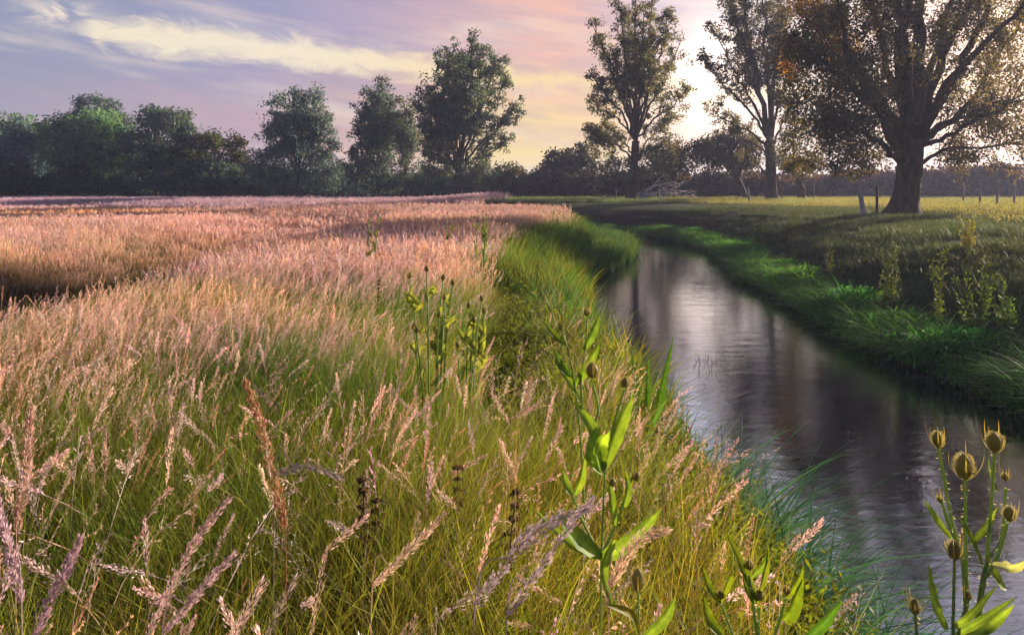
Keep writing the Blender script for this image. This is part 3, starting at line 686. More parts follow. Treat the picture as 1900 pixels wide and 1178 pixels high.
# tree 1
T1 = [rl(1180, 262, x, y, dy, r, dn) for x, y, dy, r, dn in [(1104, 45, 0, .12, .9), (1120, 90, 2, .12, 1), (1148, 12, -1, .14, 1.1), (1180, -22, 0, .18, 1.1), (1212, -5, 2, .15, 1.1), (1245, 22, -1, .14, 1.1), (1262, 80, 1, .12, 1.1),
      (1276, 168, 0, .10, 1.1), (1090, 178, 0, .09, 1.1), (1100, 140, -2, .1, 1), (1165, 50, 3, .14, 1), (1225, 70, -3, .13, 1.1), (1195, 30, -3, .14, 1), (1140, 100, -3, .12, 1)]]
T1 += [rl(1178, 300, 1100, 245, 0, .09, 1.4), rl(1178, 300, 1130, 235, 1, .09, 1.2), rl(1182, 295, 1245, 215, 1, .08, 1.4), rl(1182, 300, 1230, 265, -1, .07, 1.2)]
limbtree('fan_shaped_tree', 'tall tree with a fan of thin stems at the river bend beside fallen branches', 1170, 373, 57, .36, (1180, 262), T1, nt=14, tl=(.7, 1.8), nl=72, ls=.19, col=(.13, .165, .12), spread=.29,
         lobes=[(1120, 270, 1, 32, 28, 1300), (1148, 310, 0, 35, 25, 1500), (1105, 250, 1, 20, 18, 700), (1235, 290, 0, 30, 30, 1500), (1195, 300, 1, 28, 28, 1400)])
# centre tree
T0 = [rl(850, 322, x, y, dy, .16, dn) for x, y, dy, dn in [(790, 160, 0, 1.), (812, 120, 1, 1), (840, 95, -1, 1.1), (876, 78, 0, 1.1), (900, 100, 1, 1.1), (922, 120, -2, 1.), (938, 150, 1, .9), (952, 205, 0, 1.1),
      (940, 265, 0, .8), (780, 200, 1, 1.2), (786, 245, -1, 1.2), (800, 280, 1, 1.2), (860, 110, 4, 1), (830, 130, -4, 1), (885, 150, -4, 1), (815, 190, -2, 1.1)]]
limbtree('meadow_edge_tree', 'tallest tree at the far edge of the pink meadow, stems showing against sky', 848, 364, 70, .42, (850, 325), T0, nt=15, tl=(1., 2.4), nl=74, ls=.26, col=(.09, .155, .155), spread=.38,
         lobes=[(808, 300, 0, 30, 35, 1500), (850, 320, 0, 50, 28, 2000), (895, 325, 0, 30, 25, 1300), (800, 230, 0, 28, 40, 1200), (850, 150, 0, 40, 50, 1100), (890, 300, -1, 22, 40, 900)])

# trees and bushes made of rounded masses
def fartree(name, label, bx, by, D, lobes, col, ls=.3, cat='tree', group=None, trunk=True, r0=.3, dens=1.0, zbase=None, airy=0.):
    base = P(bx, by, D); base[2] = height(base[0], base[1])-.1
    tr = MB(); cr = MB(); C = []; CC = []; col = np.asarray(col)
    for (px, py, rx, ry) in lobes:
        c0 = P(px, py, D+rng.uniform(-1.5, 1.5)); sx = rx/F*D; sz = ry/F*D
        area = sx*sz*3.2+2; nc = int(area*4.0*dens)+6
        dirs = rnd_unit(nc)*(rng.uniform(0 if not airy else .25, 1.0, (nc, 1))**.45)
        rr_ = 1+.16*np.sin(dirs[:, :1]*5+px)+.12*np.sin(dirs[:, 2:]*7+py)
        for q_, r_ in zip(dirs, rr_):
            cc0 = c0+q_*np.array([sx, min(sx, 4.5), sz])*r_*.93; k = int(rng.uniform(16, 38)*(1-airy*.3))
            cs = rng.uniform(.26, .62)
            C.append(cc0+ball(k)*cs*np.array([1, 1, .75])); CC.append(col*rng.uniform(.5, 1.4)*np.array([rng.uniform(.85, 1.2), 1, rng.uniform(.85, 1.15)])*rng.uniform(.8, 1.2, (k, 1)))
    ls = ls*1.2
    C = np.concatenate(C); CC = np.concatenate(CC)
    C[:, 2] = np.maximum(C[:, 2], base[2]+.15); n = len(C)
    leaves(cr, C, ls*rng.uniform(.7, 1.4, n), ls*.6*rng.uniform(.7, 1.3, n), CC)
    if trunk:
        top = P(lobes[0][0], lobes[0][1], D)
        tube(tr, resample([base, (base*.6+top*.4)+np.array([.15, 0, 0]), top], 9), (r0, .08), BARK, 8)
        for (px, py, rx, ry) in lobes:
            for q_ in range(3):
                e_ = P(px+rng.uniform(-.7, .7)*rx, py+rng.uniform(-.8, .3)*ry, D+rng.uniform(-1, 1)); s0 = base+(top-base)*rng.uniform(.3, .8)
                tube(tr, resample([s0, (s0+e_)/2+np.array([0, 0, .4]), e_], 6), (r0*.35, .03), BARK, 5)
        return mk_tree(name, label, tuple(base), tr, cr, cat, group)
    o = cr.build(name, M_leaf, None, smooth=False, off=tuple(base)); o.location = tuple(base)
    return tag(o, label, cat, group)
BL = (.10, .19, .26); GRN = (.14, .28, .16); DK = (.08, .155, .155); OL = (.075, .080, .035)
WG = 'trees of the left-hand woodland'
fartree('woodland_tree', 'flat-topped green crown showing at the extreme left above the blue-grey tree', 25, 362, 104, [(20, 235, 50, 26), (50, 250, 40, 25), (10, 300, 40, 50)], GRN, group=WG)
fartree('woodland_tree', 'rounded blue-grey tree at the left edge of the photo', 45, 362, 92, [(40, 265, 46, 38), (60, 300, 45, 50), (15, 310, 45, 48), (10, 265, 30, 30)], BL, group=WG)
fartree('woodland_tree', 'dark treetop poking above the brightest green tree', 180, 362, 104, [(178, 200, 44, 26), (210, 225, 40, 25), (150, 220, 32, 22), (180, 280, 60, 50)], DK, airy=.5, group=WG)
fartree('woodland_tree', 'brightest green broad tree of the left-hand woodland', 160, 362, 90, [(150, 245, 60, 42), (190, 235, 50, 34), (125, 290, 52, 52), (180, 300, 60, 55), (110, 245, 34, 28), (225, 280, 40, 50)], (.13, .29, .17), group=WG)
fartree('woodland_tree', 'dark tree with sky holes right of the brightest green tree', 290, 362, 88, [(285, 225, 38, 30), (320, 225, 36, 28), (260, 270, 38, 40), (310, 285, 44, 40), (280, 325, 60, 36), (345, 250, 20, 24)], DK, airy=.6, dens=1.05, group=WG)
fartree('woodland_tree', 'mid green tree stepping down on the right of the dark holed tree', 358, 362, 86, [(350, 285, 36, 34), (375, 275, 26, 30), (330, 320, 42, 36), (375, 325, 42, 34), (395, 265, 16, 24)], (.085, .13, .062), airy=.3, group=WG)
fartree('woodland_tree', 'small airy tree at the right end of the left-hand woodland', 436, 362, 86, [(435, 270, 20, 22), (425, 295, 24, 20), (448, 300, 18, 20), (430, 330, 34, 30), (455, 335, 22, 26)], (.055, .068, .040), airy=.9, dens=.9, group=WG)
fartree('woodland_tree', 'low dark tree filling the gap under the woodland\'s right end', 400, 364, 84, [(400, 325, 40, 30), (370, 340, 40, 24), (435, 342, 34, 20), (300, 340, 50, 24), (340, 342, 40, 22)], DK, group=WG)
fartree('pale_bush', 'pale blue-grey bush with a pointed top near the left edge', 40, 364, 84, [(40, 315, 14, 24), (42, 340, 26, 24), (62, 348, 20, 16)], (.075, .085, .095), trunk=False, cat='bush')
fartree('dark_bush', 'dark brown-green bush in the bottom left corner of the woodland', 8, 364, 82, [(5, 330, 24, 34), (20, 348, 24, 18), (-20, 330, 24, 34)], (.028, .030, .024), trunk=False, cat='bush')
fartree('woodland_bush', 'grey-green bush below the brightest green tree', 130, 364, 84, [(130, 338, 34, 24), (165, 340, 32, 20), (95, 344, 26, 20)], (.045, .065, .055), trunk=False, cat='bush')
fartree('woodland_bush', 'teal-grey bush at the foot of the dark holed tree', 215, 364, 83, [(215, 345, 24, 18), (240, 352, 20, 11), (190, 350, 18, 12)], (.055, .085, .075), trunk=False, cat='bush')
LB = 'low bushes at the far edge of the meadow'
fartree('low_bush', 'long low grey-green bush left of the round green bush', 410, 365, 78, [(400, 360, 24, 7), (425, 358, 24, 8), (382, 362, 16, 5)], (.055, .07, .05), trunk=False, cat='bush', group=LB)
fartree('low_bush', 'small round green bush at the far edge of the meadow', 470, 365, 78, [(465, 356, 18, 10), (482, 357, 16, 9)], (.06, .09, .04), trunk=False, cat='bush', group=LB)
fartree('low_bush', 'low green bush in front of the skirted blue willow', 545, 365, 78, [(545, 359, 22, 7), (528, 362, 14, 5)], (.055, .085, .05), trunk=False, cat='bush', group=LB)
SK = (.10, .185, .25)
limbtree('skirted_willow', 'wide blue-grey willow with leaves down to the ground, right of the woodland', 550, 364, 82, .3, (552, 322), [rl(552, 330, x, y, dy, .14, 1.) for x, y, dy in [(505, 200, 0), (525, 190, 1), (545, 178, -1), (572, 180, 0), (590, 182, 1), (608, 205, -1), (612, 240, 0), (500, 240, 2), (622, 270, 0), (560, 200, 3), (530, 220, -3)]],
         nt=14, tl=(1., 2.4), nl=60, ls=.29, col=SK, spread=.5, lobes=[(550, 300, 0, 66, 42, 5200), (500, 310, 0, 42, 40, 2600), (600, 320, 0, 42, 36, 2600), (480, 335, 0, 26, 26, 1200), (550, 340, 0, 80, 22, 3000), (530, 245, 0, 40, 36, 1800), (580, 230, 0, 34, 34, 1300)])
limbtree('pointed_tree', 'dark tree with a pointed top between the skirted willow and the tallest tree', 700, 364, 80, .3, (702, 322), [rl(702, 330, x, y, dy, .14, 1.) for x, y, dy in [(708, 160, 0), (690, 178, 1), (725, 190, -1), (672, 200, 0), (660, 240, 1), (730, 220, 0), (650, 285, 0), (700, 190, -3), (715, 200, 3)]],
         nt=14, tl=(.9, 2.2), nl=60, ls=.28, col=(.08, .145, .175), spread=.45, lobes=[(695, 280, 0, 40, 50, 3800), (700, 225, 0, 26, 44, 2000), (665, 315, 0, 34, 32, 1700), (725, 320, 0, 34, 34, 1800), (690, 340, 0, 56, 20, 2200)])
limbtree('narrow_tree', 'narrow tree squeezed against the left side of the tallest tree', 752, 364, 78, .2, (752, 325), [rl(752, 330, x, y, dy, .1, 1.) for x, y, dy in [(748, 188, 0), (738, 225, 1), (762, 210, -1), (770, 250, 0), (755, 230, 2)]],
         nt=12, tl=(.8, 1.8), nl=55, ls=.27, col=(.09, .15, .15), spread=.5, lobes=[(750, 270, 0, 18, 44, 1200), (755, 320, 0, 34, 30, 1600), (745, 345, 0, 40, 18, 1300)])
BB = 'bushes under the far trees'
def bush(label, bx, D, lobes, col, name='hedge_bush', ls=.28, **k): return fartree(name, label, bx, 366, D, lobes, col, ls=ls, trunk=False, cat='bush', group=BB, **k)
bush('dark bush filling the gap between the skirted willow and the pointed tree', 640, 86, [(635, 330, 36, 30), (615, 345, 34, 20), (650, 350, 30, 14)], SK)
bush('dark bush behind the foot of the tallest tree', 850, 80, [(830, 338, 50, 26), (880, 340, 40, 24), (790, 345, 30, 20)], DK)
bush('light green rounded bush right of the tallest tree', 935, 80, [(930, 330, 36, 24), (955, 326, 26, 20), (912, 345, 26, 20), (970, 345, 30, 20)], (.06, .085, .042))
fartree('hedgerow_tree', 'lumpy grey tree row end left of the fan-shaped tree', 1030, 366, 77, [(1025, 305, 18, 24), (1050, 300, 20, 26), (1075, 292, 14, 26), (1010, 325, 24, 20), (1050, 330, 40, 24), (1090, 310, 22, 30)], (.040, .048, .045), airy=.3)
bush('dark bush line under the lumpy grey tree', 1040, 73, [(1000, 344, 34, 22), (1050, 340, 40, 25), (1095, 342, 34, 24), (965, 350, 26, 16)], (.025, .028, .028))
bush('dark bush behind the fan-shaped tree and the bare branches', 1190, 71, [(1140, 338, 34, 26), (1180, 336, 36, 30), (1225, 340, 36, 28), (1265, 345, 30, 24)], (.028, .030, .026))
fartree('olive_tree', 'small warm olive-coloured tree hanging over the bare branches', 1250, 366, 62, [(1245, 300, 34, 26), (1265, 280, 24, 20), (1225, 305, 24, 22), (1270, 312, 22, 18)], (.105, .090, .040), ls=.18, airy=.3, dens=1.5, r0=.15)
fartree('spreading_thorn', 'flat-topped thorn tree with thick leaning trunk left of the tall slender tree', 1386, 372, 62, [(1340, 275, 42, 22), (1385, 268, 40, 20), (1310, 290, 34, 24), (1365, 298, 44, 24), (1300, 272, 24, 18), (1390, 300, 30, 22), (1345, 255, 26, 12)], (.075, .070, .036), ls=.2, dens=1.6, r0=.32)
bush('round purple-dark bush under the flat-topped thorn tree', 1325, 70, [(1320, 335, 40, 28), (1345, 345, 36, 22), (1295, 348, 26, 18)], (.034, .030, .036))
fartree('pollard_stump_tree', 'short thick-trunked tree behind the leaning post, under the willow curtain', 1486, 373, 58, [(1480, 318, 30, 18), (1500, 305, 30, 20), (1465, 305, 22, 18)], (.085, .078, .036), ls=.2, dens=1.2, r0=.45)
RH = 'bushes of the long right-hand hedge'
for k, (x, t_, lb) in enumerate([(1410, 322, 'dark hedge bush behind the tall slender tree'), (1475, 326, 'dark hedge bush behind the short thick-trunked tree'), (1540, 322, 'dark hedge bush behind the two thin stakes left of the leaning post'),
      (1605, 318, 'dark hedge bush straight behind the leaning grey post'), (1668, 312, 'dark hedge bush hidden behind the willow trunk'), (1735, 312, 'purple-brown hedge bush just right of the willow trunk'),
      (1800, 306, 'tallest purple-brown hedge bush behind the two left posts of the row of four'), (1860, 304, 'purple-brown hedge bush behind the two right posts of the row of four'), (1925, 308, 'purple-brown hedge bush cut by the right edge of the photo')]):
    fartree('hedge_bush', lb, x, 367, 71+(k % 3)*1.5, [(x, (t_+368)/2, 42, (368-t_)/2+2), (x-22, t_+26, 26, 22), (x+20, t_+20, 24, 18)], (.080, .046, .052), ls=.3, trunk=False, cat='bush', group=RH)
mb = MB(); n = 42000
hx = rng.uniform(-78, 92, n); top_ = np.interp(hx, [-80, -45, -32, -20, 0, 20, 60, 95], [6.5, 5.5, 3.8, 3.4, 2.6, 2.7, 3.2, 3.4])+fbm(hx, hx*.3, 2.5)*.9
hz_ = rng.uniform(0, 1, n)**.8*top_; hy = np.interp(hx, [-20, 2], [101, 79])+rng.normal(0, 1.1, n)*(1.1-hz_/top_*.6)
leaves(mb, np.stack([hx, hy, hz_+.3], -1), rng.uniform(.5, .9, n), rng.uniform(.35, .6, n), np.array([.034, .034, .034])*rng.uniform(.6, 1.5, (n, 1)))
o = mb.build('far_wood', M_leaf, smooth=False); tag(o, cat='wood', kind='stuff')
# the bare fallen branches
base = P(1192, 371, 56); base[2] = height(base[0], base[1])
mb = MB(); pale = np.array([.78, .70, .68])
for pts, r in [([(1190, 366), (1205, 350), (1220, 344), (1240, 340), (1256, 338)], .13), ([(1192, 364), (1215, 358), (1232, 352), (1255, 354), (1272, 356)], .11), ([(1195, 366), (1225, 358), (1250, 362), (1266, 365), (1290, 360)], .09),
       ([(1222, 344), (1234, 350), (1248, 352)], .05), ([(1240, 340), (1246, 346), (1256, 348)], .04), ([(1232, 341), (1250, 343), (1262, 340), (1270, 338)], .035), ([(1250, 362), (1262, 358), (1268, 353)], .04), ([(1266, 365), (1276, 360), (1280, 356)], .03), ([(1270, 363), (1282, 364), (1290, 362)], .03), ([(1230, 353), (1244, 357), (1256, 358)], .04),
       ([(1196, 366), (1216, 364), (1232, 366), (1246, 368)], .06), ([(1200, 368), (1220, 369), (1236, 365)], .05), ([(1205, 352), (1222, 334), (1232, 326)], .05)]:
    p = resample([P(x, y, 56+.6*math.sin(x)) for x, y in pts], 12); p[1:] += rng.normal(0, .03, (11, 3)); tube(mb, p, (r, r*.3), pale*(.75 if r > .1 else 1), 6)
    for k in range(3):
        i0 = rng.randint(4, 11); e_ = p[i0]+np.array([rng.uniform(.2, .8), rng.normal(0, .4), rng.uniform(-.25, .3)]); tube(mb, resample([p[i0], (p[i0]+e_)/2+rng.normal(0, .05, 3), e_], 5), (.025, .01), pale, 4)
t = empty('fallen_branches', tuple(base), 'tangle of bare pale fallen branches lying right of the fan-shaped tree', 'dead branch')
mb.build('branch', M_post, t, off=tuple(base))
mb = MB()
for k in range(26):
    a_ = P(1186+rng.uniform(0, 10), 364+rng.uniform(-4, 5), 55.6+rng.uniform(-.3, .3)); e_ = a_+rng.normal(0, .22, 3); tube(mb, resample([a_, (a_+e_)/2+rng.normal(0, .08, 3), e_], 5), (.10, .02), np.array([.55, .55, .62])*rng.uniform(.3, 1.2), 6)
mb.build('root_ball', M_post, t, off=tuple(base))

# ------------------------------------------------------------------ fence posts
def post(px, pt, pb_, lean, label, w=.11, grp='wooden fence posts in the pasture', col=(.20, .16, .15), zg=.6, D=None):
    D = D or (CAMZ-zg)*F/(pb_-HOR); b = P(px, pb_, D); b[2] = height(b[0], b[1])-.15
    top = P(px+lean, pt, D); mb = MB()
    p = resample([b, b*.5+top*.5+rng.normal(0, .012, 3), top], 8); tube(mb, p, np.full(8, w/2)*rng.uniform(.93, 1.07, 8), col, 8, flute=.05)
    c = top; th = np.arange(8)/8*6.283  # sawn top
    ring = np.stack([c[0]+np.cos(th)*w/2*.97, c[1]+np.sin(th)*w/2*.97, np.full(8, c[2]+.004)], -1)
    vs = np.vstack([ring, [[c[0], c[1], c[2]+.02]]])
    mb.add(vs, [[8, 0, 1, 2], [8, 2, 3, 4], [8, 4, 5, 6], [8, 6, 7, 0]], np.array(col)*1.3)
    o = mb.build('fence_post', M_post, None, off=tuple(b)); o.location = tuple(b)
    return tag(o, label, 'post', grp)
post(1603, 345, 400, -9, 'pale grey post leaning left just left of the big willow trunk', .19, col=(.52, .48, .50))
post(1627, 347, 396, 0, 'thin brown upright post between the leaning post and the big willow trunk', .12, col=(.14, .085, .06))
for x, y0, y1, lb in [(1787, 340, 381, 'shortest and leftmost of the four posts right of the big willow'), (1818, 339, 384, 'second from the left of the four posts right of the big willow'), (1850, 336, 386, 'third from the left of the four posts right of the big willow'), (1881, 336, 388, 'rightmost of the four posts right of the big willow, palest at its foot')]:
    post(x, y0, y1, 1.5, lb, .12, col=(.34, .25, .23) if x < 1870 else (.46, .38, .38))
post(1392, 348, 379, -5, 'grey post leaning left below the flat-topped thorn tree', .14, col=(.24, .23, .25))
post(1450, 345, 371, 0, 'thin stake just right of the tall slender tree', .1, col=(.17, .12, .10), D=52)
post(1493, 338, 371, 0, 'tall stake against the short thick-trunked tree', .12, col=(.19, .12, .09), D=54)
post(1510, 340, 370, 0, 'stake standing alone between the short thick-trunked tree and the leaning post', .12, col=(.16, .10, .09), D=54)
post(1143, 349, 370, 0, 'pale stake left of the fan-shaped tree', .13, col=(.25, .20, .17), D=52)
post(1222, 350, 370, 0, 'pale stake standing among the bare fallen branches', .14, col=(.27, .22, .21), D=54)
names = ['leftmost', 'second', 'third', 'fourth', 'fifth', 'sixth', 'seventh', 'eighth', 'ninth', 'tenth', 'eleventh']
for k, x in enumerate([632, 651, 675, 699, 721, 757, 818, 857, 880, 893, 908]):
    post(x, 354-(k % 3), 367, 0, 'tiny pale far-off post at the meadow edge, %s' % (('%s of the row counted from the left' % names[k]) if k < 10 else 'rightmost of the row'), .13, 'tiny posts along the far edge of the meadow', (.30, .27, .30), D=75)

# ------------------------------------------------------------------ teasels and other single plants
def teasel_head(mb, c, ax, h, w, col=(.22, .21, .08), n=None):
    """egg-shaped head covered in short spines"""
    ax = unit(np.asarray(ax, float)); a = unit(np.cross(ax, [.3, .9, .1])); b = np.cross(ax, a)
    lv = np.linspace(0, 1, 9); r = w/2*np.sin(np.clip(lv**.85*.93+.05, 0, 1)*math.pi)**.75*.86; r[-1] = w*.05
    th = np.arange(12)/12*6.283
    v = (c+ax*(lv*h)[:, None])[:, None, :]+r[:, None, None]*(np.cos(th)[None, :, None]*a+np.sin(th)[None, :, None]*b)
    i, j = np.meshgrid(np.arange(8), np.arange(12), indexing='ij'); j2 = (j+1) % 12
    mb.add(v.reshape(-1, 3), np.stack([i*12+j, i*12+j2, (i+1)*12+j2, (i+1)*12+j], -1), col)
    n = n or 460; k = np.arange(n); u = (k+.5)/n; ph = k*2.39996
    rr_ = w/2*np.sin(np.clip(u*.93+.05, 0, 1)*math.pi)**.62
    o_ = np.cos(ph)[:, None]*a+np.sin(ph)[:, None]*b; pt = c+ax*(u*h)[:, None]+o_*rr_[:, None]*.95
    d_ = unit(o_+ax*.55); leaves(mb, pt, h*.12*rng.uniform(.8, 1.4, n), h*.018, np.array([.46, .40, .17])*rng.uniform(.7, 1.2, (n, 1)), d_)
def bracts(mb, c, ax, h, n=7, L=(.5, 1.9), col=(.30, .33, .10)):
    ax = unit(np.asarray(ax, float)); a = unit(np.cross(ax, [.3, .9, .1])); b = np.cross(ax, a)
    ph0 = rng.uniform(0, 6.28)
    for k in range(n):
        ph = ph0+k*6.283/n+rng.normal(0, .2); o_ = math.cos(ph)*a+math.sin(ph)*b; Lk = h*rng.uniform(*L)*.85
        t = np.linspace(0, 1, 9)[:, None]; p = c+o_*h*(.06+.62*np.sin(t*1.9)*.8)*min(1.3, Lk/h)+ax*(Lk*t**1.35-.06*h)
        w_ = h*.08*(1-np.linspace(0, 1, 9)**1.6)+.0004; sd = unit(np.cross(np.gradient(p, axis=0), o_))
        ribbon(mb, p, w_, sd, np.array(col)*rng.uniform(.8, 1.2), np.array([.45, .32, .12]))
def stem(mb, p, r, col=(.22, .33, .10), prick=True, D=1.4):
    p = resample(p, 18); tube(mb, p, r, col, 7, np.array(col)*1.15)
    if prick:
        L = np.linalg.norm(np.diff(p, axis=0), axis=1).sum(); n = int(L*170); u = rng.uniform(0, 17, n); i0 = np.minimum(u.astype(int), 16); c = p[i0]+(p[i0+1]-p[i0])*(u-i0)[:, None]
        t = unit(p[i0+1]-p[i0]); o_ = rnd_unit(n); o_ = unit(o_-t*(o_*t).sum(1, keepdims=True)); rr_ = r[0] if isinstance(r, tuple) else r
        leaves(mb, c+o_*rr_*.8, .0055, .0016, (.75, .65, .35), o_)
def lance(mb, base, mid_, tip, w, col=(.10, .19, .025), fold=.25, up=None):
    """lance-shaped leaf, folded along its midrib"""
    p = resample([base, mid_, tip], 13); t = np.linspace(0, 1, 13); w_ = w*np.sin(np.clip(t*.9+.1, 0, 1)*math.pi)**.8*(1+.05*np.sin(t*40)); w_[-1] = .0008
    tg = unit(np.gradient(p, axis=0)); up = np.array([.25, -.75, .6]) if up is None else np.asarray(up, float)
    sd = unit(np.cross(tg, up)); nm = unit(np.cross(sd, tg)); K = 5
    off = np.linspace(-1, 1, K)
    v = p[:, None, :]+sd[:, None, :]*(w_[:, None]*off/2)[..., None]+nm[:, None, :]*(w_[:, None]*fold*np.abs(off)**1.3)[..., None]
    v = v+nm[:, None, :]*(np.sin(t*22)[:, None]*(np.abs(off)**2)[None, :]*w*.045)[..., None]
    i, j = np.meshgrid(np.arange(12), np.arange(K-1), indexing='ij')
    rib = 1+.5*(np.abs(off) < .1)[None, :]*np.ones((13, 1))+.08*np.sin(t*60)[:, None]
    mb.add(v.reshape(-1, 3), np.stack([i*K+j, i*K+j+1, (i+1)*K+j+1, (i+1)*K+j], -1), (np.asarray(col)*rib[..., None]).reshape(-1, 3))
def teasel(label, D, root, stems, heads, lvs, group='teasels', leafcol=(.20, .32, .05), bn=9, r=.0042, fine=True, dz=0):
    """stems: pixel polylines; heads: (px, py, height_px, width_px, lean_px, bract lengths); lvs: (base, mid, tip, width_px)"""
    rt = P(root[0], HOR+10, D); rt[2] = height(rt[0], rt[1]); rt = tuple(rt); e = empty('teasel_plant', rt, label, 'teasel', group)
    Z = lambda a, j=.0: P(a[0], a[1], D+(a[2] if len(a) > 2 else j))
    for s_ in stems:
        mb = MB(); pts = [Z(a) for a in s_]
        stem(mb, pts, (r, r*.62), prick=fine); mb.build('stem', M_bract, e, off=rt)
    for hd in heads:
        px, py, hp, wp, lx = hd[:5]; dd_ = hd[5] if len(hd) > 5 else 0; Lr = hd[6] if len(hd) > 6 else (.6, 1.9)
        s_ = (D+dd_)/F; c = P(px, py, D+dd_); mb = MB(); ax = (lx/hp, 0.05, 1); teasel_head(mb, c, ax, hp*s_, wp*s_, n=460 if fine else 110)
        h = mb.build('seed_head', M_bract, e, off=rt)
        mb = MB(); bracts(mb, c, ax, hp*s_, bn, Lr); b_ = mb.build('bracts', M_bract, h, off=rt)
    for lf in lvs:
        mb = MB(); s_ = D/F; lance(mb, Z(lf[0]), Z(lf[1]), Z(lf[2]), lf[3]*s_, leafcol if len(lf) < 5 else lf[4]); mb.build('leaf', M_plant, e, off=rt)
    return e
# group at the right edge
teasel('tallest teasel with the two biggest egg-shaped heads in the bottom right corner over the water', 1.4, (1800, 0),
   [[(1800, 1900), (1797, 1300), (1793, 1050), (1790, 888)], [(1815, 1900), (1812, 1260), (1832, 1030), (1846, 838)], [(1795, 1300), (1788, 1060), (1765, 960, .03), (1742, 832, .03)], [(1803, 1230), (1826, 1060), (1858, 1000, .05), (1866, 905, .06)], [(1830, 1070), (1852, 1030, .02), (1870, 968, .03)], [(1778, 1010), (1760, 970, -.02), (1746, 928, -.03)]],
   [(1790, 888, 46, 31, 0, 0, (.6, 2.4)), (1846, 838, 36, 28, 0, 0, (.8, 2.1)), (1741, 830, 30, 21, -1, .03, (.8, 2.2)), (1872, 966, 27, 22, 3, .03, (.8, 1.9)), (1865, 891, 14, 13, 0, .06, (1.2, 3.6)), (1745, 932, 13, 12, -2, -.03, (1.2, 3.6))],
   [((1765, 1002), (1735, 965), (1714, 928), 18), ((1850, 915, .03), (1836, 880, .03), (1834, 850), 12, (.13, .22, .03)), ((1822, 1050, -.02), (1800, 1000, -.05), (1778, 960, -.06), 17, (.12, .2, .03)), ((1840, 1048, 0), (1875, 1052, -.03), (1912, 1035, -.06), 20, (.30, .34, .24)), ((1833, 1045, .02), (1850, 1078, .03), (1866, 1092, .05), 26, (.17, .25, .03)), ((1800, 1010), (1830, 975, .03), (1850, 940, .05), 13)])
teasel('teasel with one medium head below and left of the tallest pair at the right edge', 1.33, (1765, 0),
   [[(1768, 1960), (1765, 1350), (1768, 1180), (1771, 1036)], [(1767, 1280), (1778, 1180), (1794, 1120, .03), (1797, 1110, .03)]],
   [(1771, 1036, 33, 24, 0, 0, (.8, 2.4)), (1797, 1112, 14, 13, 0, .03, (1.2, 3.4))],
   [((1756, 1170), (1730, 1120, -.02), (1721, 1046, -.04), 27), ((1768, 1180), (1820, 1150, 0), (1884, 1108, .02), 14), ((1766, 1165), (1800, 1140), (1850, 1085, .04), 13), ((1770, 1195), (1835, 1160, .05), (1882, 1120, .05), 20)])
teasel('small rusty teasel standing alone left of the other right-edge teasels', 1.3, (1702, 0), [[(1712, 2000), (1708, 1400), (1704, 1230), (1698, 1138)]],
   [(1698, 1138, 27, 19, -1, 0, (1.0, 2.9))], [((1706, 1200), (1680, 1190), (1664, 1180), 8)], leafcol=(.16, .12, .03))
# centre
teasel('big leafy teasel with cupped paired leaves in the middle foreground', 1.75, (1112, 0),
   [[(1112, 1660), (1112, 1300), (1116, 1040), (1122, 868)], [(1120, 870), (1102, 800, .04), (1110, 760, .06), (1100, 712, .08)], [(1114, 1030), (1140, 980, .03), (1168, 900, .04), (1180, 870, .04)], [(1112, 1030), (1080, 965), (1062, 918, -.02)], [(1122, 870), (1135, 800, .05), (1160, 720, .1)]],
   [(1099, 700, 28, 27, 0, .08, (.8, 2.3)), (1181, 892, 16, 17, 2, .04, (1.2, 3.2)), (1137, 902, 15, 16, 0, .0, (1.2, 2.8)), (1160, 718, 18, 16, 0, .1, (1, 2.6))],
   [((1114, 1032), (1070, 1000, -.04), (1030, 948, -.1), 34, (.18, .30, .06)), ((1116, 1034), (1165, 1010, -.03), (1228, 942, -.04), 30, (.19, .31, .05)), ((1118, 876), (1112, 830, -.04), (1132, 800, -.08), 30, (.26, .42, .05)), ((1118, 876), (1098, 845, -.03), (1106, 790, .0), 32, (.22, .38, .05)),
    ((1118, 868), (1100, 800), (1062, 742, .02), 24, (.22, .36, .05)), ((1122, 868), (1150, 790, .04), (1174, 735, .06), 26, (.24, .38, .05)), ((1064, 920), (1050, 900), (1044, 872), 16), ((1066, 918), (1078, 890), (1086, 840), 15), ((1140, 975, .02), (1135, 930, .03), (1130, 890, .03), 16), ((1158, 940), (1165, 910), (1160, 872), 16), ((1140, 1000, -.05), (1120, 1060, -.05), (1140, 1140, -.1), 16), ((1114, 1034), (1060, 1010, .04), (985, 940, .06), 15)])
teasel('teasel with a single dark oval head at the bottom, right of the big leafy teasel', 1.55, (1185, 0), [[(1190, 1700), (1188, 1350), (1185, 1180), (1184, 1096)]],
   [(1184, 1096, 42, 26, 0, 0, (.8, 2.0))], [((1186, 1178), (1170, 1140, -.04), (1120, 1120, -.08), 16, (.2, .2, .03)), ((1187, 1190), (1230, 1150), (1255, 1105), 20)])
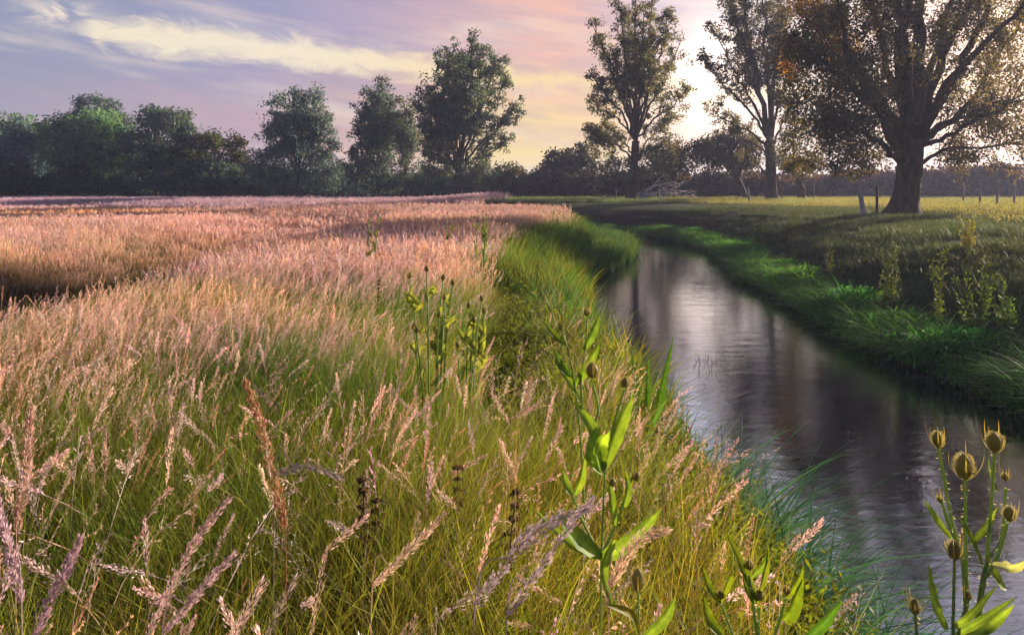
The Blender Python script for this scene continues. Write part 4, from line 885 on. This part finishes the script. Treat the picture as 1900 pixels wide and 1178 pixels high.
teasel('cluster of leafy yellow-green teasel buds at the bottom edge beside the dark water', 1.6, (1410, 0),
   [[(1412, 1700), (1410, 1350), (1408, 1200), (1408, 1125)], [(1408, 1200), (1398, 1130), (1390, 1068)], [(1411, 1230), (1440, 1170), (1458, 1108)], [(1408, 1260), (1370, 1200), (1338, 1120)]],
   [(1409, 1112, 18, 22, 0, 0, (1.2, 2.6)), (1391, 1056, 17, 17, 0, 0, (1.2, 3.)), (1459, 1102, 15, 15, 1, 0, (1.2, 3.2)), (1337, 1110, 15, 16, 0, 0, (1.2, 2.8))],
   [((1405, 1115), (1375, 1050), (1344, 982, -.02), 20, (.17, .25, .025)), ((1404, 1120), (1420, 1060), (1425, 1010), 12, (.2, .26, .03)), ((1454, 1150), (1470, 1130), (1490, 1070), 26, (.16, .25, .02)), ((1338, 1118), (1315, 1090), (1304, 1052), 16, (.17, .25, .025)), ((1335, 1120), (1352, 1080), (1360, 1066), 12, (.18, .25, .02)),
    ((1342, 1180), (1315, 1150), (1305, 1105), 22, (.16, .24, .02)), ((1395, 1070), (1415, 1050), (1425, 1014), 11), ((1460, 1110), (1480, 1080), (1490, 1050), 12, (.18, .26, .02)), ((1400, 1120), (1385, 1090), (1378, 1060), 18), ((1495, 1185), (1525, 1160), (1562, 1115), 20, (.08, .2, .03))])
teasel('slim teasel with a long-bracted bud standing against the dark green reeds', 2.3, (1075, 0),
   [[(1090, 1330), (1082, 900), (1064, 700), (1042, 612)], [(1080, 760), (1078, 700), (1086, 645, .05), (1089, 588, .06)]],
   [(1042, 612, 13, 12, -3, 0, (2.0, 5.0)), (1089, 586, 14, 14, 0, .06, (1.2, 3.2))],
   [((1052, 640), (1030, 625), (1004, 592), 14, (.14, .22, .03)), ((1084, 650, .05), (1100, 620, .05), (1112, 586, .05), 15, (.12, .22, .04)), ((1062, 700), (1040, 680), (1030, 650), 17, (.10, .2, .05)), ((1066, 715), (1090, 680), (1112, 640), 19, (.15, .25, .03)), ((1078, 740), (1050, 700), (1038, 660), 14)], r=.0045)
# mid clump
def clump_teasel(label, cx, cy, D, n, hgt, grp='teasels', col=(.27, .32, .09)):
    st_ = []; hd_ = []; lv_ = []
    for k in range(n):
        hx = cx+rng.uniform(-1, 1)*45/ (D/3.6); hy = cy+rng.uniform(-.1, 1)*hgt*.55; bx = cx+(hx-cx)*.35; st_.append([(bx, HOR+CAMZ*F/D), ((hx+bx)/2, hy+hgt*.5, rng.uniform(-.15, .15)), (hx, hy, rng.uniform(-.2, .2))])
        hd_.append((hx, hy, 45/D, 38/D, rng.uniform(-2, 2), st_[-1][-1][2], (.9, 2.6)))
        for z_ in range(3):
            u = rng.uniform(.15, .7); b0 = (hx+(bx-hx)*u, hy+hgt*u); lv_.append((b0, (b0[0]+rng.uniform(-60, 60)/D, b0[1]-60/D), (b0[0]+rng.uniform(-110, 110)/D, b0[1]-rng.uniform(40, 200)/D), 42/D*rng.uniform(.6, 1.2), col))
    return teasel(label, D, (cx, 0), st_, hd_, lv_, grp, fine=False, r=.006, bn=6)
clump_teasel('pale yellow-green teasel clump with many small heads left of the green strip', 800, 515, 3.8, 9, 210)
clump_teasel('shorter teasel clump right beside the pale yellow-green one', 860, 560, 3.9, 7, 170)
clump_teasel('shadowed teasel clump rising beside the green reeds in mid meadow', 890, 400, 9.5, 8, 110, col=(.20, .24, .08))
clump_teasel('small brown-headed teasel at the meadow crest left of centre', 690, 400, 9.0, 3, 100, col=(.12, .13, .05))
clump_teasel('dark leafy teasel standing in the pink grass under the tallest tree', 832, 385, 12.0, 4, 80, col=(.10, .10, .04))
# dark whorled spikes
def whorl(label, px, pt, pb_, D, lean=0, col=(.12, .075, .05)):
    rt = P(px-lean, HOR+CAMZ*F/D, D); rt[2] = height(rt[0], rt[1]); e = empty('whorled_weed', tuple(rt), label, 'weed', 'dark whorled seed spikes in the near grass')
    top = P(px, pt, D); bot = P(px-lean*.5, pb_, D); mb = MB(); sp_ = resample([rt, bot, top], 16); tube(mb, sp_, (.004, .002), col, 5); mb.build('stem', M_bract, e, off=tuple(rt))
    n = max(4, int(np.linalg.norm(top-bot)/.032)); mb = MB()
    for k in range(n):
        u = min(1, k/(n-1)+rng.normal(0, .012)); c = bot+(top-bot)*u; m_ = 90; r_ = .019*(1.1-.6*u)*rng.uniform(.5, 1.4); o_ = rnd_unit(m_)*np.array([1, 1, .38]); leaves(mb, c+o_*r_*rng.uniform(.3, 1, (m_, 1)), .011, .006, np.array(col)*rng.uniform(.5, 1.8, (m_, 1)), unit(o_+np.array([0, 0, .3])))
        for z_ in range(3):
            a_ = rng.uniform(0, 6.28); d_ = np.array([math.cos(a_), math.sin(a_), -.2]); lance(mb, c, c+d_*.018, c+d_*rng.uniform(.015, .042)-np.array([0, 0, .012]), .007, (.09, .075, .04))
    mb.build('seed_whorls', M_bract, e, off=tuple(rt))
whorl('dark brown whorled spike at the bottom, leftmost of the near ones', 672, 890, 1120, 2.1, -24)
whorl('dark greenish whorled spike just right of the leftmost near one', 698, 925, 1100, 2.2, 12)
whorl('dark brown whorled spike in the middle of the foreground, upright and isolated', 850, 868, 990, 2.4, 14)
whorl('dark whorled spike left of the big leafy teasel', 958, 912, 1040, 2.2, 26)
whorl('short dark whorled spike in the mid meadow left of the teasel clump', 703, 520, 575, 6.5, 4)
# tall brown spike and other single plumes
def plume(label, pts, D, w_px, col, n=420, k=1.6):
    rt = P(pts[0][0], HOR+CAMZ*F/D, D); rt[2] = height(rt[0], rt[1]); e = empty('grass_plume', tuple(rt), label, 'grass plume', 'single tall grass plumes')
    pp = [P(x, y, D) for x, y in pts]; mb = MB(); tube(mb, resample([rt]+pp, 20), (.0016, .0009), np.array(col)*.9, 4); mb.build('stem', M_seed2, e, off=tuple(rt))
    p = resample(pp, 30); u = rng.uniform(0, 1, n); f_ = u*29; i0 = np.minimum(f_.astype(int), 28); c = p[i0]+(p[i0+1]-p[i0])*(f_-i0)[:, None]; t = unit(p[i0+1]-p[i0])
    o_ = rnd_unit(n); o_ = unit(o_-t*(o_*t).sum(1, keepdims=True)); R_ = w_px/2/F*D*np.sin(np.clip(u*.9+.08, 0, 1)*math.pi)**.6*(.65+.35*np.sin(u*38)**2)
    mb = MB(); L = .0125*k/1.6*rng.uniform(.7, 1.4, n); leaves(mb, c+o_*(R_*rng.uniform(.1, 1, n))[:, None], L, L*.26, np.array(col)*rng.uniform(.65, 1.35, (n, 1)), unit(t*1.3+o_*.5)); mb.build('seed_plume', M_seed2, e, off=tuple(rt))
M_seed2 = veg_mat('plume_straw', .35, .65, tcol=(1.15, 1.0, .85))
plume('thick rusty-orange plume standing upright left of centre in the foreground', [(530, 985), (512, 905), (485, 790), (455, 708)], 1.7, 26, (.46, .25, .13), 700)
plume('long brown-pink plume with ragged sides at the left, above the lower corner', [(30, 990), (45, 900), (52, 830), (58, 760)], 1.6, 24, (0.60, 0.39, 0.31), 520)
plume('slate-violet plume leaning right in front of the big leafy teasel', [(880, 1130), (950, 1030), (1010, 975), (1095, 940)], 1.45, 34, (.54, .44, .50), 480)
plume('second slate-violet plume crossing below the first one, pointing up and right', [(940, 1140), (985, 1080), (1040, 1000), (1100, 925)], 1.5, 22, (.56, .45, .50), 340)
plume('creamy nodding plume left of the single dark oval teasel head', [(1130, 1090), (1160, 1035), (1190, 1000), (1240, 982)], 1.5, 26, (0.81, 0.62, 0.44), 420)
plume('lilac plume leaning right at the bottom left corner, longest of the three there', [(60, 1200), (95, 1110), (125, 1050), (148, 1000)], 1.35, 22, (0.60, 0.42, 0.49), 420)
plume('lilac-white feathered plume at the bottom left, leftmost of the three there', [(40, 1120), (22, 1040), (8, 980), (-5, 930)], 1.35, 20, (0.60, 0.44, 0.49), 380)
plume('pink plume rising right of the bottom left corner group', [(270, 1190), (310, 1100), (365, 1000), (425, 925)], 1.5, 20, (0.68, 0.49, 0.49), 420)
plume('pale pink plume leaning right below the rusty-orange one', [(300, 1178), (350, 1120), (390, 1075), (436, 1028)], 1.4, 18, (0.65, 0.49, 0.52), 360)
plume('cream grass head pointing up and right at the bottom centre', [(690, 1090), (730, 1050), (780, 1000), (822, 955)], 1.55, 18, (0.81, 0.62, 0.47), 360)
plume('arched dark grey plume lying over the grass left of centre', [(510, 880), (545, 868), (590, 868), (632, 888)], 1.7, 18, (.32, .27, .27), 220)
# iris / bulrush blades
def blade_plant(label, D, bl, name='sword_leaved_plant', col=(.07, .17, .02)):
    rt = P(bl[0][0][0], HOR+(CAMZ+.8)*F/D, D); rt[2] = height(rt[0], rt[1]); e = empty(name, tuple(rt), label, 'waterside plant', 'sword-leaved plants at the water')
    for b_ in bl:
        pts = [P(x, y, D) for x, y in b_[:-1]]; mb = MB(); lance(mb, rt+np.array([rng.normal(0, .04), rng.normal(0, .04), 0]) if not b_[-1] < 0 else pts[0], pts[0] if not b_[-1] < 0 else pts[len(pts)//2], pts[-1], abs(b_[-1])*D/F*1.3, np.array(col)*rng.uniform(.8, 1.4), .12)
        mb.build('leaf', M_plant, e, off=tuple(rt))
blade_plant('pair of tall dark sword leaves standing clear against the bright water', 4.9, [[(1202, 800), (1202, 655), 13], [(1216, 780), (1250, 622), 13], [(1190, 800), (1170, 640), 9]])
blade_plant('clump of green sword leaves left of the tall pair at the water', 4.8, [[(1165, 790), (1150, 690), 11], [(1180, 800), (1190, 700), 11], [(1140, 800), (1110, 680), 12], [(1195, 820), (1240, 730), 10], [(1150, 800), (1178, 720), 12], [(1125, 810), (1140, 700), 11]], col=(.06, .16, .03))
blade_plant('snapped dark sword leaf bent down over the bright water', 4.6, [[(1200, 790), (1232, 792), (1260, 822), (1290, 858), -9]], col=(.05, .09, .03))

# tall weeds on the far slope
def bank_weed(label, px, pt, pb_, D, w_px, col):
    rt = P(px, pb_, D); rt[2] = height(rt[0], rt[1]); H_ = P(px, pt, D)[2]-rt[2]; e = empty('bank_weed', tuple(rt), label, 'weed', 'tall weeds on the far slope')
    s1 = MB(); l1 = MB(); wm = w_px/F*D/2
    for k in range(max(4, int(w_px/5))):
        tp_ = rt+np.array([rng.normal(0, wm*.7), rng.normal(0, wm*.4), H_*rng.uniform(.35, 1)]); b0 = rt+np.array([rng.normal(0, wm*.25), rng.normal(0, .1), -.05]); p = resample([b0, (b0+tp_)/2+rng.normal(0, .04, 3), tp_], 8); tube(s1, p, (.008, .003), np.array(col)*.8, 4)
        n = 60; u = rng.uniform(.1, 1, n); c = b0+(tp_-b0)*u[:, None]; d_ = rnd_unit(n); d_[:, 2] = np.abs(d_[:, 2])*.8+.25; d_ = unit(d_)
        leaves(l1, c+d_*.02, rng.uniform(.05, .12, n)*(1.1-.5*u), .02, np.array(col)*rng.uniform(.6, 1.4, (n, 1)), d_)
    s1.build('stem', M_plant, e, off=tuple(rt)); l1.build('foliage', M_plant, e, off=tuple(rt))
bank_weed('sunlit yellow weed on top of the slope below the four posts', 1795, 400, 452, 15, 44, (.24, .23, .06))
bank_weed('slender pale weed halfway down the slope, left of the narrow upright one', 1650, 440, 540, 12.5, 50, (.10, .14, .05))
bank_weed('narrow upright green weed halfway down the slope', 1742, 455, 580, 10.8, 26, (.12, .17, .045))
bank_weed('broad green weed on the slope right of the narrow upright one', 1815, 465, 590, 10.2, 56, (.085, .14, .035))
bank_weed('leafy green weed on the slope near the right edge of the photo', 1870, 505, 590, 9.8, 44, (.08, .14, .04))
bank_weed('faint thin weed on the slope directly below the leaning grey post', 1540, 450, 500, 16, 24, (.09, .11, .05))
bank_weed('tiny pale weed on the slope top beneath the flat-topped thorn tree', 1412, 382, 412, 24, 12, (.12, .15, .06))
# tufts of coarse grass standing out of the far strip
X, Y, d, s = spots(2600, 4, 10, 4.5, 30, lambda X, Y, d, s: (s > 0)*(d > 2.15)*(d < 3.3)*.16)
scatter('coarse_tufts', sg, M_reed, X, Y, rng.randint(0, 6, len(X)), rng.uniform(.55, 1.0, len(X)), tints(X, Y, (1.5, 1.5, 1.2), .3, .1), cat='sedge')
# weed in the water
mb = MB()
for (px, py, n, h_) in [(1312, 672, 26, .14), (1322, 690, 14, .16), (1232, 492, 20, .18), (1205, 455, 40, .35), (1190, 470, 40, .4), (1165, 790, 10, .2), (1275, 470, 14, .1), (1330, 487, 24, .25)]:
    D = 2.65*F/(py-HOR)
    for k in range(n):
        b0 = P(px, py, D)+np.array([rng.normal(0, .13), rng.normal(0, .18), 0]); b0[2] = WZ-.03; e_ = b0+np.array([rng.normal(0, .06), rng.normal(0, .06), h_*rng.uniform(.3, 1.2)]); p = resample([b0, (b0+e_)/2+rng.normal(0, .015, 3), e_], 5)
        a_ = rng.uniform(0, 3.14); ribbon(mb, p, np.linspace(.01, .002, 5), np.tile([math.cos(a_), math.sin(a_), 0], (5, 1)), (.03, .04, .03))
o = mb.build('water_weed', M_plant); tag(o, cat='water weed', kind='stuff')

# ------------------------------------------------------------------ evening haze
HZ = .0009
bpy.ops.mesh.primitive_cube_add(size=1); hz = bpy.context.object; hz.name = 'haze'
zmin = float(GZ.min())-1.0; ztop = 19.0
hz.scale = (1900, 2200, ztop-zmin); hz.location = (0, 150, (ztop+zmin)/2)
m = bpy.data.materials.new('haze'); m.use_nodes = True; N = NT(m.node_tree); o = N.n('ShaderNodeOutputMaterial')
pv = N.n('ShaderNodeVolumePrincipled'); pv.inputs['Color'].default_value = (.66, .72, 1, 1); pv.inputs['Density'].default_value = HZ; pv.inputs['Anisotropy'].default_value = .3
N.l(pv.outputs[0], o.inputs['Volume']); hz.data.materials.append(m); tag(hz, cat='haze', kind='stuff')
